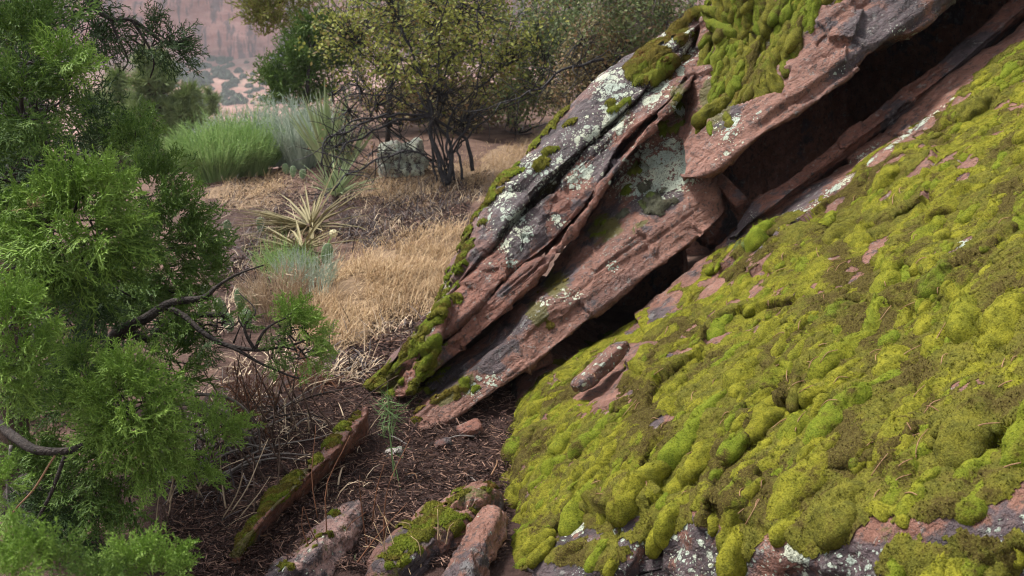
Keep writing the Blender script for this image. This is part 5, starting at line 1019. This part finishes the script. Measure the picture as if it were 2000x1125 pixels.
# yuccas: spear leaves, each leaf a part
YM = {}
def yucca(base, n, L, W_, mat, label, r, elev=(10, 85), lean=(0, 0)):
    root = tag(empty('yucca', base), label, 'yucca', 'yuccas on the slope'); mb = MB(); tube(mb, [base - np.array([0, 0, .1]), base + np.array([0, 0, .06])], .05, .03, 7, 4); obj('stem', mb, M_barkb, root)
    for i in range(n):
        a = r.uniform(0, 6.283); e = R(r.uniform(*elev)); dv = nrm(np.array([math.cos(a) * math.cos(e) + lean[0], math.sin(a) * math.cos(e) + lean[1], math.sin(e)])); l = L * r.uniform(.65, 1.1); side = nrm(np.cross(dv, [0.01, .02, 1])); up_ = np.cross(side, dv)
        w_ = W_ * r.uniform(.8, 1.2); V = []; sag = r.uniform(.0, .38 if l < .6 else .12) * (1.2 - math.sin(e))
        for t, ww in ((0, .9), (.3, 1.0), (.65, .7), (1, 0)):
            c = base + np.array([0, 0, .04]) + dv * l * t - np.array([0, 0, 1]) * sag * l * t * t
            V += [c - side * w_ * ww / 2 + up_ * w_ * ww * .28, c - up_ * w_ * ww * .12, c + side * w_ * ww / 2 + up_ * w_ * ww * .28] if ww else [c]
        Q = []
        for k in range(2): Q += [[3 * k, 3 * k + 1, 3 * k + 4, 3 * k + 3], [3 * k + 1, 3 * k + 2, 3 * k + 5, 3 * k + 4]]
        mb = MB(); mb.add(V, [[6, 7, 9], [7, 8, 9]], Q); obj('leaf', mb, mat, root, False)
yucca(gnd(640, 345), 60, .78, .044, M_yucca, 'tall yucca with upright pale green spears under the dead branches', r, (55, 88))
yucca(gnd(640, 350) + np.array([.15, .1, 0]), 34, .62, .036, M_yucca, 'second upright yucca close behind the tall spears', r, (45, 88))
yucca(gnd(608, 455), 110, .56, .019, M_yuccay, 'lower yucca with yellowing leaves fanned out to the left', r, (-25, 32), (-.5, -.25))
yucca(gnd(590, 500), 56, .42, .018, M_yuccay, 'drooping dry yucca rosette below the yellowing fan', r, (-15, 45), (-.3, -.4))
yucca(gnd(655, 395), 44, .42, .020, M_yucca, 'small green yucca between the two larger ones', r, (20, 80), (.2, 0))
# prickly pears: each pad a part
def pad(mb, base, up_, face, h, w_, th):
    up_ = nrm(np.array(up_)); f = np.array(face); f = nrm(f - up_ * (f @ up_)); sx = np.cross(up_, f); nu, nv = 14, 8; V = []
    for j in range(nv + 1):
        a = math.pi * j / nv
        for i in range(nu):
            b = 2 * math.pi * i / nu; y = -math.cos(a); wd_ = math.sin(a) * (1 + .18 * y); V.append(base + up_ * h * (y + 1) / 2 + sx * w_ / 2 * wd_ * math.cos(b) + f * th / 2 * math.sin(a) * math.sin(b))
    Q = [[j * nu + i, j * nu + (i + 1) % nu, (j + 1) * nu + (i + 1) % nu, (j + 1) * nu + i] for j in range(nv) for i in range(nu)]; mb.add(V, None, Q)
    n = 46; a = r.uniform(.4, 2.8, n); b = r.uniform(0, 6.283, n); q = np.stack([base + up_ * h * (1 - math.cos(a_)) / 2 + sx * w_ / 2 * math.sin(a_) * math.cos(b_) + f * th / 2 * math.sin(a_) * math.sin(b_) for a_, b_ in zip(a, b)]); return q, np.stack([sx * math.cos(b_) + f * math.sin(b_) * 2 for b_ in b])
def cactus(pads, label, flower=None):
    root = tag(empty('prickly_pear', gnd(pads[0][0], pads[0][1] + pads[0][2] / 2)), label, 'cactus', 'prickly pears on the slope'); sp = MB()
    for (x, y, hp, wp, tilt) in pads:
        g = gnd(x, y + hp * .5); d = (g - CAM) @ FW; hh = hp / F * d; c = unp(x, y + hp * .5, d); mb = MB()
        q, nn_ = pad(mb, c, (math.sin(R(tilt)), .1 * r.normal(), math.cos(R(tilt))), (.3 * r.normal(), -1, .2), hh, wp / F * d, wp / F * d * .22); obj('pad', mb, M_cactus, root)
        v, t = needles(q, q + nrm(nn_ + r.normal(size=nn_.shape) * .6) * .022, .0025); sp.add(v, t)
    obj('spines', sp, M_spine, root, False, kind='stuff')
    return root
cactus([(437, 600, 50, 26, -6), (470, 582, 46, 24, 4), (490, 592, 44, 26, 14), (452, 628, 40, 26, -18), (480, 622, 42, 28, 6)], 'prickly pear with several pads behind the juniper branch tip')
cactus([(634, 495, 46, 24, 14), (620, 515, 30, 20, -6)], 'prickly pear with a large leaning pad beside the golden grass')
cactus([(512, 440, 34, 18, -3)], 'single upright prickly pear pad left of the yellowing yucca')
cactus([(446, 446, 38, 16, 2), (436, 470, 26, 16, -16)], 'narrow prickly pear near the right edge of the juniper')
cactus([(405, 570, 40, 28, 0), (400, 605, 30, 24, -10)], 'prickly pear half hidden behind the juniper foliage')
cactus([(560, 330, 22, 14, -8), (572, 335, 24, 14, 6), (590, 340, 20, 14, 10)], 'small pale prickly pear group above the yellowing yucca')
g = gnd(632, 512); dF = (g - CAM) @ FW; mb = MB(); tube(mb, [g, unp(640, 478, dF), unp(650, 458, dF)], .006, .004, 5, 8); fs_ = tag(empty('flower_stalk', g), 'stalk with a small cream flower head beside the large leaning cactus pad', 'plant'); obj('stalk', mb, M_rabbit, fs_)
c_ = unp(651, 456, dF); q = nrm(r.normal(size=(40, 3))); v, t, q_ = leaves(c_ + q * .022, q, np.full(40, .012), r); mb = MB(); mb.add(v, None, q_); obj('flower_head', mb, M_flower, fs_, False)
# dry stalks and bare twigs on the left slope
def stalks(name, px, py, n, h, mat, label, lean, wid, spread=.12):
    g = gnd(px, py); root = tag(empty(name, g), label, 'dead plant', 'dead plants on the left slope')
    for k in range(n):
        b = g + np.append(r.normal(size=2) * spread, 0); b[2] = float(Gn(b[0], b[1])); dv = nrm(np.array([lean[0], lean[1], 1]) + r.normal(size=3) * .35); l = h * r.uniform(.5, 1.1); mb = MB(); tube(mb, [b, b + dv * l * .5 + r.normal(size=3) * .01, b + dv * l + np.array([lean[0] * .1, 0, -.04 * r.random()])], wid, wid * .35, 4, 8, .008); obj('stalk', mb, mat, root)
stalks('dead_stalks', 450, 960, 26, .34, M_barkb, 'brown dead stalks standing beside the bottom of the stone slab', (-.1, 0), .0035)
stalks('dead_stalks', 500, 860, 30, .36, M_barkb, 'dark dead stalks right of the rusty bough', (.05, 0), .0035, .16)
stalks('dead_stalks', 420, 870, 18, .30, M_barkg, 'grey dead stalks bending beside the juniper foliage', (.3, 0), .003, .10)
stalks('dead_stalks', 345, 1000, 12, .26, M_straw, 'pale dry stalks on bare soil at lower left', (.2, 0), .0025, .10)
stalks('dead_stalks', 690, 1080, 9, .30, M_junr, 'thin reddish dead stems between the grey stone and the mossy stone', (.2, 0), .0022, .06)
stalks('dead_stalks', 810, 1110, 14, .16, M_gold, 'tuft of short golden dead stems at bottom centre', (-.1, 0), .0022, .05)
stalks('dead_stalks', 560, 770, 18, .24, M_straw, 'pale dead stalks fanned below the rusty bough', (.4, -.2), .003, .10)
for i in range(16):
    x, y = sample_poly([(440, 760), (640, 720), (700, 760), (560, 900), (420, 1000)], 1, r)[0]; g = gnd(x, y, .02); a = r.uniform(-.5, 1.1); l = r.uniform(.15, .4); dv = np.array([math.cos(a), math.sin(a) * .7, r.uniform(0, .35)]); mb = MB(); tube(mb, [g - dv * l / 2, g + r.normal(size=3) * .02 + np.array([0, 0, .03]), g + dv * l / 2], .005, .002, 5, 10, .012)
    tag(obj('dead_twig', mb, M_barkg if i % 3 else M_bark), 'bare dead twig lying on the left slope below the juniper', 'twig', 'dead twigs lying on the left slope')
for i, (pts, lab) in enumerate([([(360, 790), (430, 800), (480, 850), (500, 900)], 'arching grey bare twig nearest the bright juniper foliage'), ([(370, 770), (450, 780), (500, 830), (515, 890)], 'second arching bare twig above the first by the juniper foliage'), ([(345, 800), (380, 850), (440, 870), (500, 930)], 'lowest arching bare twig by the juniper foliage')]):
    mb = MB(); d0 = 2.9; tube(mb, [unp(x, y, d0 + .08 * k) for k, (x, y) in enumerate(pts)], .006, .003, 5, 20, .01); tag(obj('arching_twig', mb, M_barkg), lab, 'twig')
# thin green plant before the slab's tip, little green sprouts at the bottom
g = gnd(775, 955); tp = tag(empty('wispy_green_plant', g), 'thin wispy bright green plant rising in front of the outcrop tip', 'plant'); mb = MB(); d0 = (g - CAM) @ FW
sp_ = tube(mb, [g, unp(768, 900, d0), unp(762, 850, d0), unp(755, 800, d0), unp(752, 775, d0)], .003, .0015, 5, 24, .012); tube(mb, [unp(790, 1000, d0 - .1), unp(782, 960, d0 - .06), unp(770, 900, d0)], .002, .001, 4, 10, .012); obj('stem', mb, M_seed, tp)
A, B = [], []
for k in range(85):
    t = r.beta(4.5, 1.0); b = sp_[int(t * 23)]; A.append(b + r.normal(size=3) * .012); B.append(A[-1] + nrm(r.normal(size=3) + np.array([0, 0, .1])) * r.uniform(.03, .075))
v, t = needles(np.array(A), np.array(B), .0032); mb = MB(); mb.add(v, t); obj('leaves', mb, M_seed, tp, False, kind='stuff')
for (x, y, h, n, lab) in [(637, 1122, .05, 26, 'small bright green sprout in front of the grey stone'), (690, 1118, .05, 22, 'small bright green sprout right of the grey stone'), (780, 905, .05, 20, 'short green sprout at the foot of the wispy green plant'), (590, 1010, .03, 10, 'tiny green sprout beside the stone slab')]:
    g = gnd(x, y); dv = r.normal(size=(n, 3)) * .8 + np.array([0, 0, .8]); v, t, q_ = blades(np.repeat(g[None], n, 0), dv, r.uniform(.6, 1.2, n) * h, np.full(n, .005), r.uniform(.1, .6, n)); mb = MB(); mb.add(v, t, q_); tag(obj('green_sprout', mb, M_seed, None, False), lab, 'plant')
# shrubs dotted over the far talus
me_lib = []
for k in range(5):
    nn_ = 260; u = nrm(r.normal(size=(nn_, 3))) * (r.random((nn_, 1)) ** .4); u[:, 2] = np.abs(u[:, 2]) * .9; v, _, q_ = leaves(u, u + r.normal(size=u.shape) * .4, np.full(nn_, .26), r, .8); me = mesh('far_shrub', v, [], q_, False); me.materials.append(M_fshrub); me_lib.append(me)
n_ = 0
while n_ < 290:
    x = r.uniform(-190, -10); y = r.uniform(296, 352); px, py, _ = proj(np.array([[x, y, float(G(x, y))]]))
    if not (300 < px[0] < 580) or fbm(np.array([[x * .05, y * .05, 3.3]]), 2)[0] < r.uniform(-.35, .1): continue
    o = bpy.data.objects.new('far_shrub', me_lib[n_ % 5]); COL.objects.link(o); s_ = r.uniform(.5, 1.7) * (1.3 if r.random() < .2 else 1); o.location = (x, y, float(Gn(x, y)) - .2); o.scale = (s_, s_, s_ * r.uniform(.8, 1.2)); o.rotation_euler.z = r.uniform(0, 6.28); n_ += 1
    tag(o, 'dark shrub dotted on the hazy far slope below the cliff', 'shrub', 'shrubs dotted on the far slope')

# ------------------------------------------------------------------ air
HAZE = 0.0006
if HAZE:
    V = np.array([[x, y, z] for z in (-45, 125) for y in (-60, 420) for x in (-345, 345)], float)
    s = bpy.data.materials.new('air'); s.use_nodes = True; s.node_tree.nodes.clear(); oo = s.node_tree.nodes.new('ShaderNodeOutputMaterial'); pv = s.node_tree.nodes.new('ShaderNodeVolumePrincipled')
    pv.inputs['Color'].default_value = (.88, .90, .95, 1); pv.inputs['Density'].default_value = HAZE; s.node_tree.links.new(pv.outputs[0], oo.inputs['Volume'])
    obj('haze', (V, [], [[0, 2, 3, 1], [4, 5, 7, 6], [0, 1, 5, 4], [2, 6, 7, 3], [0, 4, 6, 2], [1, 3, 7, 5]]), s, None, False, kind='stuff')
